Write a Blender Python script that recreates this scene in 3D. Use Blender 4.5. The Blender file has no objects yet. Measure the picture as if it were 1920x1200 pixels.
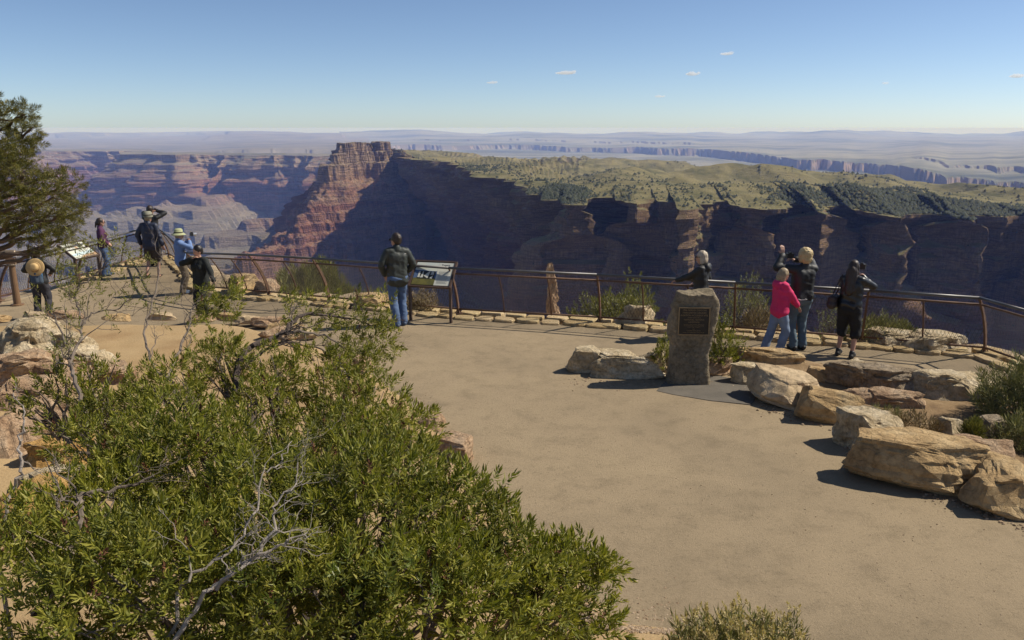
import bpy, bmesh, math, random
import numpy as np
from mathutils import Vector, Matrix, Quaternion

R = math.radians
random.seed(7)
rng = np.random.default_rng(11)
scene = bpy.context.scene
C = scene.collection

# ------------------------------------------------------------------ camera, sky, sun, exposure
H = 3.85                       # eye height above the plaza
TANP = 0.24
PITCH = math.atan(TANP)
FPX = 1500.0                   # focal length in pixels of the 1920 x 1200 photograph
cam_d = bpy.data.cameras.new("camera")
cam_d.sensor_width = 36.0
cam_d.lens = 36.0 * FPX / 1920.0
cam_d.clip_start = 0.1
cam_d.clip_end = 300000.0
cam = bpy.data.objects.new("camera", cam_d)
cam.location = (0, 0, H)
cam.rotation_euler = (math.pi / 2 - PITCH, 0, 0)
C.objects.link(cam)
scene.camera = cam

SUN_EL = R(46.0)
SUN_AZ = math.atan2(0.975, 0.20)      # measured from +Y towards +X
SUN = Vector((math.sin(SUN_AZ) * math.cos(SUN_EL), math.cos(SUN_AZ) * math.cos(SUN_EL), math.sin(SUN_EL)))
world = bpy.data.worlds.new("World")
scene.world = world
world.use_nodes = True
wn = world.node_tree
wn.nodes.clear()
sky = wn.nodes.new("ShaderNodeTexSky")
sky.sky_type = 'NISHITA'
sky.sun_disc = False
sky.sun_elevation = SUN_EL
sky.sun_rotation = SUN_AZ
sky.altitude = 2200
sky.air_density = 0.77
sky.dust_density = 1.7
sky.ozone_density = 2.4
bg = wn.nodes.new("ShaderNodeBackground")
bg.inputs['Strength'].default_value = 0.097
wo = wn.nodes.new("ShaderNodeOutputWorld")
wn.links.new(sky.outputs[0], bg.inputs[0])
wn.links.new(bg.outputs[0], wo.inputs[0])

sun_d = bpy.data.lights.new("sun", 'SUN')
sun_d.energy = 5.0
sun_d.angle = R(0.53)
sun_d.color = (1.0, 0.925, 0.79)
sun = bpy.data.objects.new("sun", sun_d)
sun.rotation_euler = SUN.to_track_quat('Z', 'Y').to_euler()
sun.location = (40, 10, 60)
C.objects.link(sun)

scene.view_settings.view_transform = 'Standard'
scene.view_settings.look = 'None'
scene.view_settings.gamma = 1.0
scene.view_settings.use_curve_mapping = False
scene.view_settings.exposure = 0.25
scene.render.engine = 'CYCLES'
scene.cycles.use_denoising = True
scene.cycles.max_bounces = 6
scene.cycles.diffuse_bounces = 3
scene.cycles.glossy_bounces = 2
scene.cycles.transmission_bounces = 3
scene.cycles.transparent_max_bounces = 8
scene.cycles.volume_bounces = 1
scene.cycles.sample_clamp_indirect = 4.0

# ------------------------------------------------------------------ noise
def _hash(ix, iy, iz, s):
    n = (ix.astype(np.uint32) * np.uint32(374761393) + iy.astype(np.uint32) * np.uint32(668265263)
         + iz.astype(np.uint32) * np.uint32(2246822519) + np.uint32((s * 3266489917) & 0xffffffff))
    n = (n ^ (n >> np.uint32(13))) * np.uint32(1274126177)
    n = (n ^ (n >> np.uint32(16))) * np.uint32(2654435761)
    n = n ^ (n >> np.uint32(15))
    return n.astype(np.float64) / 2147483647.5 - 1.0

def vn(x, y, z=0.0, s=0):
    x, y, z = np.broadcast_arrays(np.asarray(x, float), np.asarray(y, float), np.asarray(z, float))
    fx, fy, fz = np.floor(x), np.floor(y), np.floor(z)
    ix, iy, iz = fx.astype(np.int64), fy.astype(np.int64), fz.astype(np.int64)
    u, v, w = x - fx, y - fy, z - fz
    u = u * u * u * (u * (u * 6 - 15) + 10); v = v * v * v * (v * (v * 6 - 15) + 10); w = w * w * w * (w * (w * 6 - 15) + 10)
    r = 0
    for a in (0, 1):
        wa = u if a else 1 - u
        for b in (0, 1):
            wb = v if b else 1 - v
            for c in (0, 1):
                wc = w if c else 1 - w
                r = r + wa * wb * wc * _hash(ix + a, iy + b, iz + c, s)
    return r

def fbm(x, y, z=0.0, o=4, s=0, g=0.5):
    x = np.asarray(x, float); y = np.asarray(y, float); z = np.asarray(z, float)
    a, t, n = 1.0, 0.0, 0.0
    for k in range(o):
        t = t + a * vn(x * 2 ** k + 17.3 * k, y * 2 ** k - 9.1 * k, z * 2 ** k + 3.7 * k, s + k)
        n += a; a *= g
    return t / n * 1.6

def ridge(x, y, z=0.0, o=3, s=0):
    x = np.asarray(x, float); y = np.asarray(y, float); z = np.asarray(z, float)
    a, t, n = 1.0, 0.0, 0.0
    for k in range(o):
        t = t + a * (1 - np.abs(vn(x * 2 ** k + 5.3 * k, y * 2 ** k + 2.2 * k, z * 2 ** k, s + k)) * 2)
        n += a; a *= 0.5
    return t / n

def ss(a, b, x):
    t = np.clip((np.asarray(x, float) - a) / (b - a), 0, 1)
    return t * t * (3 - 2 * t)

# ------------------------------------------------------------------ mesh helpers
def fast_mesh(name, V, F, smooth=False):
    V = np.asarray(V, np.float32).reshape(-1, 3)
    F = np.asarray(F, np.int32)
    me = bpy.data.meshes.new(name)
    me.vertices.add(len(V)); me.vertices.foreach_set("co", V.ravel())
    k = F.shape[1]
    me.loops.add(F.size); me.loops.foreach_set("vertex_index", F.ravel())
    me.polygons.add(len(F))
    me.polygons.foreach_set("loop_start", np.arange(0, F.size, k, dtype=np.int32))
    me.polygons.foreach_set("use_smooth", np.full(len(F), smooth))
    me.update(calc_edges=True)
    me.validate()
    return me

def add(name, me, mat=None, parent=None, loc=None, rot=None):
    o = bpy.data.objects.new(name, me)
    if mat is not None and me is not None and hasattr(me, 'materials'):
        if len(me.materials) == 0:
            me.materials.append(mat)
    if parent is not None:
        o.parent = parent
    if loc is not None: o.location = loc
    if rot is not None: o.rotation_euler = rot
    C.objects.link(o)
    return o

def empty(name, loc=(0, 0, 0), rz=0.0):
    o = bpy.data.objects.new(name, None)
    o.empty_display_size = 0.2
    o.location = loc; o.rotation_euler = (0, 0, rz)
    C.objects.link(o)
    return o

def tag(o, label=None, cat=None, group=None, kind=None):
    if label: o["label"] = label
    if cat: o["category"] = cat
    if group: o["group"] = group
    if kind: o["kind"] = kind
    return o

def grid_faces(nr, nc):
    i = np.arange(nr * nc).reshape(nr, nc)
    return np.stack([i[:-1, :-1], i[:-1, 1:], i[1:, 1:], i[1:, :-1]], -1).reshape(-1, 4)

def set_attr(me, name, vals):
    a = me.attributes.new(name, 'FLOAT', 'POINT')
    a.data.foreach_set("value", np.asarray(vals, np.float32).ravel())

class MB:
    """collects simple shapes into one mesh"""
    def __init__(self): self.V = []; self.F = []; self.n = 0
    def raw(self, V, F):
        self.V.extend([tuple(v) for v in V]); self.F.extend([tuple(i + self.n for i in f) for f in F]); self.n += len(V)
    def box(self, c, s, rot=None):
        m = rot or Matrix.Identity(3)
        V = [Vector(c) + m @ Vector((sx * s[0] / 2, sy * s[1] / 2, sz * s[2] / 2)) for sx in (-1, 1) for sy in (-1, 1) for sz in (-1, 1)]
        self.raw(V, [(0, 1, 3, 2), (4, 6, 7, 5), (0, 4, 5, 1), (2, 3, 7, 6), (0, 2, 6, 4), (1, 5, 7, 3)])
    def tube(self, pts, rads, n=8, cap=True):
        pts = [Vector(p) for p in pts]
        if not hasattr(rads, '__len__'): rads = [rads] * len(pts)
        V = []; F = []
        prev = None
        for i, p in enumerate(pts):
            d = (pts[min(i + 1, len(pts) - 1)] - pts[max(i - 1, 0)]).normalized()
            if prev is None:
                a = d.orthogonal().normalized()
            else:
                a = (prev - d * prev.dot(d))
                a = a.normalized() if a.length > 1e-6 else d.orthogonal().normalized()
            prev = a
            b = d.cross(a)
            for k in range(n):
                t = 2 * math.pi * k / n
                V.append(p + (a * math.cos(t) + b * math.sin(t)) * rads[i])
        for i in range(len(pts) - 1):
            for k in range(n):
                F.append((i * n + k, i * n + (k + 1) % n, (i + 1) * n + (k + 1) % n, (i + 1) * n + k))
        if cap:
            F.append(tuple(reversed(range(n)))); F.append(tuple((len(pts) - 1) * n + k for k in range(n)))
        self.raw(V, F)
    def capsule(self, p0, p1, r0, r1, n=12, flat=None):
        p0 = Vector(p0); p1 = Vector(p1)
        d = p1 - p0
        L = d.length
        d = d.normalized() if L > 1e-6 else Vector((0, 0, 1))
        a = d.orthogonal().normalized(); b = d.cross(a)
        V = [p0 - d * r0]; F = []
        rings = []
        for k in range(1, 5):
            t = math.pi / 2 * k / 4
            rings.append((p0 - d * r0 * math.cos(t), r0 * math.sin(t)))
        for k in range(0, 4):
            t = math.pi / 2 * k / 4
            rings.append((p1 + d * r1 * math.sin(t), r1 * math.cos(t)))
        for c, r in rings:
            for k in range(n):
                t = 2 * math.pi * k / n
                V.append(c + (a * math.cos(t) + b * math.sin(t)) * r)
        V.append(p1 + d * r1)
        m = len(rings)
        for k in range(n):
            F.append((0, 1 + (k + 1) % n, 1 + k))
            F.append((1 + (m - 1) * n + k, 1 + (m - 1) * n + (k + 1) % n, len(V) - 1))
        for i in range(m - 1):
            for k in range(n):
                F.append((1 + i * n + k, 1 + i * n + (k + 1) % n, 1 + (i + 1) * n + (k + 1) % n, 1 + (i + 1) * n + k))
        self.raw(V, F)
    def ball(self, c, r, n=14, m=9, rot=None):
        rx, ry, rz = r if hasattr(r, '__len__') else (r, r, r)
        mt = rot or Matrix.Identity(3)
        c = Vector(c)
        V = [c + mt @ Vector((0, 0, -rz))]; F = []
        for i in range(1, m):
            ph = -math.pi / 2 + math.pi * i / m
            for k in range(n):
                t = 2 * math.pi * k / n
                V.append(c + mt @ Vector((rx * math.cos(ph) * math.cos(t), ry * math.cos(ph) * math.sin(t), rz * math.sin(ph))))
        V.append(c + mt @ Vector((0, 0, rz)))
        for k in range(n):
            F.append((0, 1 + (k + 1) % n, 1 + k))
            F.append((1 + (m - 2) * n + k, 1 + (m - 2) * n + (k + 1) % n, len(V) - 1))
        for i in range(m - 2):
            for k in range(n):
                F.append((1 + i * n + k, 1 + i * n + (k + 1) % n, 1 + (i + 1) * n + (k + 1) % n, 1 + (i + 1) * n + k))
        self.raw(V, F)
    def prism(self, pts, z0, z1):
        n = len(pts)
        V = [(p[0], p[1], z0) for p in pts] + [(p[0], p[1], z1) for p in pts]
        F = [tuple(reversed(range(n))), tuple(range(n, 2 * n))] + [(i, (i + 1) % n, n + (i + 1) % n, n + i) for i in range(n)]
        self.raw(V, F)
    def mesh(self, name, smooth=False):
        me = bpy.data.meshes.new(name)
        me.from_pydata(self.V, [], self.F)
        if smooth:
            me.polygons.foreach_set("use_smooth", np.full(len(me.polygons), True))
        me.update()
        return me
    def build(self, name, mat, parent=None, smooth=False, **k):
        return add(name, self.mesh(name, smooth), mat, parent, **k)

# ------------------------------------------------------------------ pixel to place
CP, SP = math.cos(PITCH), math.sin(PITCH)
def ray(x, y):
    a = (x - 960.0) / FPX; b = (y - 600.0) / FPX
    return Vector((a, CP - b * SP, -SP - b * CP))
def at_depth(x, y, Y):
    d = ray(x, y); t = Y / d.y
    return Vector((d.x * t, Y, H + d.z * t))
def on_z(x, y, z):
    d = ray(x, y); t = (z - H) / d.z
    return Vector((d.x * t, d.y * t, z))
def zg(x, y):
    return -0.45 * ss(-4.0, -9.5, x) + 0.18 * ss(21.0, 25.0, y) * ss(-4.0, -9.5, x)
def on_ground(x, y):
    z = 0.0
    for _ in range(12):
        p = on_z(x, y, z); z = float(zg(p.x, p.y))
    p.z = z
    return p

# ------------------------------------------------------------------ materials
def new_mat(name):
    m = bpy.data.materials.new(name); m.use_nodes = True
    nt = m.node_tree
    return m, nt, nt.nodes['Principled BSDF'], nt.nodes['Material Output']

def ramp(nt, stops, interp='LINEAR'):
    r = nt.nodes.new('ShaderNodeValToRGB')
    r.color_ramp.interpolation = interp
    e = r.color_ramp.elements
    while len(e) < len(stops): e.new(0.5)
    for i, (p, c) in enumerate(stops):
        e[i].position = p
        e[i].color = (c[0], c[1], c[2], 1) if hasattr(c, '__len__') else (c, c, c, 1)
    return r

def tex_noise(nt, scale, detail=6, rough=0.55, vec=None, dist=0.0):
    n = nt.nodes.new('ShaderNodeTexNoise')
    n.inputs['Scale'].default_value = scale; n.inputs['Detail'].default_value = detail
    n.inputs['Roughness'].default_value = rough; n.inputs['Distortion'].default_value = dist
    if vec is not None: nt.links.new(vec, n.inputs['Vector'])
    return n

def mixc(nt, fac, a, b, mode='MIX'):
    m = nt.nodes.new('ShaderNodeMix'); m.data_type = 'RGBA'; m.blend_type = mode
    for s, v in ((0, fac), (6, a), (7, b)):
        if hasattr(v, 'is_linked') or hasattr(v, 'links'): nt.links.new(v, m.inputs[s])
        elif s == 0: m.inputs[0].default_value = v
        else: m.inputs[s].default_value = (v[0], v[1], v[2], 1)
    return m.outputs[2]

def bump(nt, bsdf, h, strength=0.5, dist=0.02):
    b = nt.nodes.new('ShaderNodeBump')
    b.inputs['Strength'].default_value = strength; b.inputs['Distance'].default_value = dist
    nt.links.new(h, b.inputs['Height']); nt.links.new(b.outputs[0], bsdf.inputs['Normal'])

def M(name, c1, c2=None, scale=6.0, rough=0.8, bmp=0.0, bscale=40.0, bdist=0.01, metallic=0.0, spec=None, isl=0.0):
    m, nt, b, out = new_mat(name)
    co = nt.nodes.new('ShaderNodeTexCoord').outputs['Object']
    c2 = c2 or tuple(x * 0.75 for x in c1)
    n = tex_noise(nt, scale, 6, 0.6, co)
    r = ramp(nt, [(0.3, c2), (0.7, c1)])
    nt.links.new(n.outputs[0], r.inputs[0])
    col = r.outputs[0]
    if isl:
        g = nt.nodes.new('ShaderNodeNewGeometry')
        rr = ramp(nt, [(0, 1 - isl), (1, 1 + isl)])
        nt.links.new(g.outputs['Random Per Island'], rr.inputs[0])
        col = mixc(nt, 1.0, col, rr.outputs[0], 'MULTIPLY')
    nt.links.new(col, b.inputs['Base Color'])
    b.inputs['Roughness'].default_value = rough; b.inputs['Metallic'].default_value = metallic
    if spec is not None: b.inputs['Specular IOR Level'].default_value = spec
    if bmp:
        n2 = tex_noise(nt, bscale, 5, 0.6, co)
        bump(nt, b, n2.outputs[0], bmp, bdist)
    return m

def leaf_mat(name, stops, trans=0.25, rough=0.5, patch=0):
    m, nt, b, out = new_mat(name)
    g = nt.nodes.new('ShaderNodeNewGeometry')
    r = ramp(nt, stops)
    nt.links.new(g.outputs['Random Per Island'], r.inputs[0])
    lc = r.outputs[0]
    if patch:
        pn = tex_noise(nt, patch, 4, .6, g.outputs['Position']); pr = ramp(nt, [(.30, (.62, .60, .62)), (.5, (1, 1, 1)), (.68, (1.22, 1.16, 1.05))]); nt.links.new(pn.outputs[0], pr.inputs[0])
        lc = mixc(nt, 1.0, lc, pr.outputs[0], 'MULTIPLY')
    nt.links.new(lc, b.inputs['Base Color'])
    b.inputs['Roughness'].default_value = rough
    b.inputs['Specular IOR Level'].default_value = 0.35
    t = nt.nodes.new('ShaderNodeBsdfTranslucent')
    br = mixc(nt, 1.0, lc, (1.3, 1.35, 0.7), 'MULTIPLY')
    nt.links.new(br, t.inputs[0])
    mx = nt.nodes.new('ShaderNodeMixShader'); mx.inputs[0].default_value = trans
    nt.links.new(b.outputs[0], mx.inputs[1]); nt.links.new(t.outputs[0], mx.inputs[2])
    nt.links.new(mx.outputs[0], out.inputs['Surface'])
    return m

def rock_mat(name, pale, mid, dark, scale=1.5, bstr=0.7):
    pale = (pale[0] * 1.22, pale[1] * 1.18, pale[2] * 1.08); mid = (mid[0] * 1.2, mid[1] * 1.16, mid[2] * 1.04)
    m, nt, b, out = new_mat(name)
    co = nt.nodes.new('ShaderNodeTexCoord').outputs['Object']
    n = tex_noise(nt, scale, 8, 0.65, co, 0.4)
    r = ramp(nt, [(0.28, dark), (0.45, mid), (0.62, pale), (0.8, tuple(min(1, x * 1.12) for x in pale))])
    nt.links.new(n.outputs[0], r.inputs[0])
    n2 = tex_noise(nt, scale * 9, 6, 0.7, co)
    r2 = ramp(nt, [(0.32, 0.62), (0.55, 1.05), (0.8, 1.12)])
    nt.links.new(n2.outputs[0], r2.inputs[0])
    col = mixc(nt, 1.0, r.outputs[0], r2.outputs[0], 'MULTIPLY')
    nt.links.new(col, b.inputs['Base Color'])
    b.inputs['Roughness'].default_value = 0.92
    b.inputs['Specular IOR Level'].default_value = 0.2
    n3 = tex_noise(nt, scale * 8, 10, 0.75, co)
    vo = nt.nodes.new('ShaderNodeTexVoronoi'); vo.inputs['Scale'].default_value = scale * 5; vo.feature = 'DISTANCE_TO_EDGE'
    wob = mixc(nt, .25, co, n.outputs[1], 'ADD'); nt.links.new(wob, vo.inputs['Vector'])
    vr = ramp(nt, [(0, 0.35), (.05, .85), (.3, 1.0)]); nt.links.new(vo.outputs['Distance'], vr.inputs[0])
    ad = nt.nodes.new('ShaderNodeMath'); ad.operation = 'MULTIPLY_ADD'; nt.links.new(vr.outputs[0], ad.inputs[0]); ad.inputs[1].default_value = .35; nt.links.new(n3.outputs[0], ad.inputs[2])
    bump(nt, b, ad.outputs[0], min(1, bstr * 1.15), 0.06)
    return m

# ================================================================== LARGE STRUCTURE
# ------------------------------------------------------------------ canyon rock material (strata follow a stored depth below the rim)
def strata_mat(name, scale_n, plateau_a, plateau_b, plateau_scale, sat=1.0, tint=(1, 1, 1)):
    m, nt, b, out = new_mat(name)
    L = nt.links
    geo = nt.nodes.new('ShaderNodeNewGeometry')
    pos = geo.outputs['Position']
    at = nt.nodes.new('ShaderNodeAttribute'); at.attribute_name = 'depth'
    nz = tex_noise(nt, scale_n, 6, 0.6, pos)
    ma = nt.nodes.new('ShaderNodeMath'); ma.operation = 'MULTIPLY_ADD'
    L.new(nz.outputs[0], ma.inputs[0]); ma.inputs[1].default_value = 0.05
    L.new(at.outputs['Fac'], ma.inputs[2])
    def k(c): return tuple(x * sat * t_ for x, t_ in zip(c, tint))
    r = ramp(nt, [(0.0, k((.40, .32, .22))), (.07, k((.34, .25, .16))), (.10, k((.42, .33, .22))), (.19, k((.40, .28, .18))),
                  (.25, k((.30, .17, .11))), (.29, k((.36, .24, .16))), (.31, k((.27, .13, .085))), (.36, k((.36, .21, .14))),
                  (.39, k((.26, .125, .08))), (.44, k((.36, .2, .135))), (.47, k((.29, .15, .10))), (.52, k((.36, .22, .15))),
                  (.64, k((.33, .20, .135))), (.70, k((.33, .25, .17))), (.80, k((.36, .30, .21))), (1.0, k((.30, .26, .18)))])
    L.new(ma.outputs[0], r.inputs[0])
    # fine banding and vertical streaks
    mp = nt.nodes.new('ShaderNodeMapping'); mp.inputs['Scale'].default_value = (scale_n * 1.2, scale_n * 1.2, scale_n * 16)
    L.new(pos, mp.inputs[0])
    nb = tex_noise(nt, 1.0, 5, 0.65, mp.outputs[0])
    rb = ramp(nt, [(.32, .5), (.5, 1.0), (.68, 1.45)])
    L.new(nb.outputs[0], rb.inputs[0])
    col = mixc(nt, 1.0, r.outputs[0], rb.outputs[0], 'MULTIPLY')
    mp2 = nt.nodes.new('ShaderNodeMapping'); mp2.inputs['Scale'].default_value = (scale_n * 14, scale_n * 14, scale_n * 1.0)
    L.new(pos, mp2.inputs[0])
    nb2 = tex_noise(nt, 1.0, 4, 0.6, mp2.outputs[0])
    rb2 = ramp(nt, [(.32, .6), (.55, 1.0), (.72, 1.25)])
    L.new(nb2.outputs[0], rb2.inputs[0])
    col = mixc(nt, 1.0, col, rb2.outputs[0], 'MULTIPLY')
    # talus / scrub on gentle ground
    sep = nt.nodes.new('ShaderNodeSeparateXYZ'); L.new(geo.outputs['Normal'], sep.inputs[0])
    sl = ramp(nt, [(.55, 0.0), (.82, 1.0)]); L.new(sep.outputs[2], sl.inputs[0])
    np_ = tex_noise(nt, plateau_scale, 7, 0.65, pos)
    rp = ramp(nt, [(.36, plateau_b), (.6, plateau_a)]); L.new(np_.outputs[0], rp.inputs[0])
    # lower slopes keep some rock colour
    hi = ramp(nt, [(.0, 1.0), (.10, .75), (.3, .35), (.62, .45), (.75, .95)]); L.new(at.outputs['Fac'], hi.inputs[0])
    mu = nt.nodes.new('ShaderNodeMath'); mu.operation = 'MULTIPLY'
    L.new(sl.outputs[0], mu.inputs[0]); L.new(hi.outputs[0], mu.inputs[1])
    col = mixc(nt, mu.outputs[0], col, rp.outputs[0])
    L.new(col, b.inputs['Base Color'])
    b.inputs['Roughness'].default_value = 0.95; b.inputs['Specular IOR Level'].default_value = 0.1
    nbm = tex_noise(nt, scale_n * 10, 8, 0.7, pos)
    hb_ = nt.nodes.new('ShaderNodeMath'); hb_.operation = 'MULTIPLY_ADD'; L.new(nb.outputs[0], hb_.inputs[0]); hb_.inputs[1].default_value = 1.3; L.new(nbm.outputs[0], hb_.inputs[2])
    bump(nt, b, hb_.outputs[0], 1.0, 1.0 / (scale_n * 10))
    return m

def catmull(P, n=40):
    P = np.asarray(P, float)
    Q = np.vstack([2 * P[0] - P[1], P, 2 * P[-1] - P[-2]])
    out = []
    for i in range(1, len(Q) - 2):
        p0, p1, p2, p3 = Q[i - 1], Q[i], Q[i + 1], Q[i + 2]
        t = np.linspace(0, 1, n, endpoint=False)[:, None]
        out.append(0.5 * ((2 * p1) + (-p0 + p2) * t + (2 * p0 - 5 * p1 + 4 * p2 - p3) * t ** 2 + (-p0 + 3 * p1 - 3 * p2 + p3) * t ** 3))
    out.append(P[-1:])
    return np.vstack(out)

def smooth1(a, k):
    ker = np.hanning(2 * k + 3); ker /= ker.sum()
    pad = np.pad(a, ((k + 1, k + 1), (0, 0)), mode='edge')
    return np.stack([np.convolve(pad[:, j], ker, mode='valid') for j in range(a.shape[1])], -1)

PROFILE = [(0, 0), (34, 5), (38, 20), (70, 26), (76, 44), (128, 54), (150, 84), (190, 130), (197, 132), (206, 146), (222, 150), (232, 166),
           (250, 170), (262, 188), (282, 193), (296, 214), (314, 218), (326, 240), (334, 243), (452, 266), (500, 330), (552, 410), (566, 414),
           (590, 500), (604, 504), (660, 640), (740, 820)]

NEAR_PROFILE = [(0, 0), (3, 14), (10, 40), (24, 92), (28, 95)] + [(d_ + 28, o_ + 96) for d_, o_ in PROFILE[1:]]
def curtain(path, N, rows, gul, spread, seed, extra_rows, plateau_z, dscale=1.0, dz_noise=0.0, inward=None, profile=PROFILE, benches=(), cleft=None):
    """a rim line dropped into the canyon in steps; rows run from the plateau behind over the rim and down the wall.
    path: (X, Y, z, spread multiplier).  gul: list of (wavelength, amplitude at the top, amplitude low down)."""
    P = catmull(path, 60)
    d = np.linalg.norm(np.diff(P[:, :2], axis=0), axis=1)
    dist = np.linalg.norm(P[:, :2], axis=1)
    wgt = np.concatenate([[0], np.cumsum(d / np.maximum(0.5 * (dist[1:] + dist[:-1]), 200))])
    s_all = np.concatenate([[0], np.cumsum(d)])
    u = np.linspace(0, wgt[-1], N)
    Q = np.stack([np.interp(u, wgt, P[:, j]) for j in range(4)], -1)
    s = np.interp(u, wgt, s_all)
    tan = np.gradient(Q[:, :2], axis=0)
    tan /= np.maximum(np.linalg.norm(tan, axis=1, keepdims=True), 1e-9)
    nrm = np.stack([-tan[:, 1], tan[:, 0]], -1) * spread          # spread = +1 / -1 picks the canyon side
    nrm = smooth1(nrm, max(4, N // 60))
    nrm /= np.maximum(np.linalg.norm(nrm, axis=1, keepdims=True), 1e-9)
    pd = np.array(profile, float); pd[:, 0] *= dscale; pd[:, 1] *= dscale
    al = np.concatenate([[0], np.cumsum(np.hypot(np.diff(pd[:, 0]) * 1.0, np.diff(pd[:, 1]) * .5))])
    t = np.linspace(0, al[-1], rows)
    dep = np.interp(t, al, pd[:, 0])[:, None]
    off = np.interp(t, al, pd[:, 1])[:, None]
    S = s[None, :]
    D = dep + 0 * S
    low = np.clip(D / (500 * dscale), 0, 1)
    O = off * Q[None, :, 3]
    for k, (wl, a0, a1) in enumerate(gul):
        n = ridge(S / wl + 0.25 * vn(S / wl * 1.3, D / (wl * 1.6), 0, seed + 40 + k), D / (wl * 3.5) + 7.7 * k, seed + k, 2, seed + 3 * k)
        O = O + n * (a0 + (a1 - a0) * low)
    for k, (bd, bw) in enumerate(benches):
        m_ = np.clip(.45 + 1.2 * fbm(S / 130 + 7.7 * k, .3 * k, 0, 3, seed + 60 + k), 0, 1.7)
        lo = bd * (1 + .25 * vn(S / 90, k * 3.1, 0, seed + 65))
        O = O + bw * m_ * ss(0, 1, (D - lo) / (.42 * bw))
    if cleft:
        c_ = np.maximum(0, 1 - np.abs(vn(S / cleft[0] + .12 * vn(S / 30, D / 40, 0, seed + 71), D / 420, 4.4, seed + 70)) * 5.0)
        O = O - cleft[1] * c_ ** .8
    # ledges
    fine = gul[-1][0] * (1.5 if len(gul) > 4 else 1)
    O = O + vn(S / (fine * 1.5), D / (fine * .35), 3.3, seed + 9) * fine * 0.34 + vn(S / (fine * .5), D / (fine * .3), 1.3, seed + 19) * fine * 0.2 + vn(S / (fine * 6), D / (fine * .8), 5.3, seed + 29) * fine * 0.45
    hard = vn(D / (fine * 1.1), S / (fine * 60), 8.8, seed + 31) * fine * .45 + vn(D / (fine * 3.1), S / (fine * 40), 2.8, seed + 32) * fine * .7
    O = O + hard
    Dn = D * (1 + 0.10 * vn(S / (gul[0][0] * 1.2), 0.5, 0, seed + 5))
    X = Q[None, :, 0] + nrm[None, :, 0] * O
    Y = Q[None, :, 1] + nrm[None, :, 1] * O
    Z = Q[None, :, 2] - Dn + dz_noise * vn(S / (gul[0][0] * .7), 0.0, 0, seed + 77) * (1 - low)
    depth = D / (740.0 * dscale)
    # plateau rows, running away from the viewer behind the rim
    base = np.stack([X[0], Y[0], Z[0]], -1)
    r0 = np.linalg.norm(base[:, :2], axis=1)
    dirn = base[:, :2] / r0[:, None]
    if inward is not None: dirn = np.array(inward)[None, :] + 0 * dirn
    ex = np.asarray(extra_rows, float)[:, None]
    PX = base[None, :, 0] + dirn[None, :, 0] * ex
    PY = base[None, :, 1] + dirn[None, :, 1] * ex
    if inward is not None:
        sm = smooth1(base[:, :2], 70); w_ = ss(20, 600, ex)
        PX = PX + (sm[None, :, 0] - base[None, :, 0]) * w_; PY = PY + (sm[None, :, 1] - base[None, :, 1]) * w_
    PZ = plateau_z(PX, PY, base[None, :, 2] + 0 * ex, ex + 0 * PX)
    X = np.vstack([PX[::-1], X]); Y = np.vstack([PY[::-1], Y]); Z = np.vstack([PZ[::-1], Z])
    depth = np.vstack([0 * PX, depth])
    V = np.stack([X, Y, Z], -1)
    return V, depth, len(ex)

def curtain_obj(name, V, depth, mat, flip):
    nr, nc = V.shape[:2]
    F = grid_faces(nr, nc)
    if flip: F = F[:, ::-1]
    me = fast_mesh(name, V, F, False)
    set_attr(me, 'depth', depth)
    o = add(name, me, mat)
    return tag(o, kind='structure')

def rp(x, y, Y, m=1.0):
    p = at_depth(x, y, Y); return (p.x, p.y, p.z, m)

# ---- the near promontory: rim runs from beyond the right edge away to the butte
def rz(x, Y, m=.26):
    Y = 1190 + (Y - 1190) * .62
    z = float(np.interp(x, [960, 1130, 1350, 1550, 1760, 1920, 2900], [-108, -104, -102, -109, -128, -130, -140]))
    d = ray(x, 300); a_ = d.x / d.y
    p = Vector((a_ * Y, Y, z)); return (p.x, p.y, z, m)
near_path = [(4200, 1250, -150, .26), (3000, 1220, -148, .26), (2200, 1200, -145, .26), rz(2900, 1150), rz(2400, 1180), rz(2150, 1240), rz(2010, 1130), rz(1985, 1150), rz(1895, 1260), rz(1850, 1120), rz(1832, 1140), rz(1765, 1240), rz(1712, 1090), rz(1694, 1100), rz(1632, 1230), rz(1600, 1250),
             rz(1562, 1120), rz(1545, 1130), rz(1480, 1260), rz(1446, 1100), rz(1428, 1110), rz(1385, 1240), rz(1320, 1060), rz(1300, 1075), rz(1245, 1270), rz(1200, 1150), rz(1185, 1165), rz(1140, 1310), rz(1082, 1160), rz(1066, 1180), rz(1030, 1420), rp(960, 345, 1600, .42), rp(880, 322, 1950, .42), rp(830, 302, 2350, .42), rp(765, 297, 2640, .45), rp(748, 284, 3050, .45),
             rp(735, 279, 3420, .5), rp(712, 275, 3500, .6), rp(690, 271, 3330, .8), rp(668, 269, 3180, 1.05), rp(648, 270, 3140, 1.15), rp(634, 278, 3260, 1.1),
             rp(626, 288, 3600, .9), rp(630, 292, 4300, .8), rp(640, 293, 5400, .7)]
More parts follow.
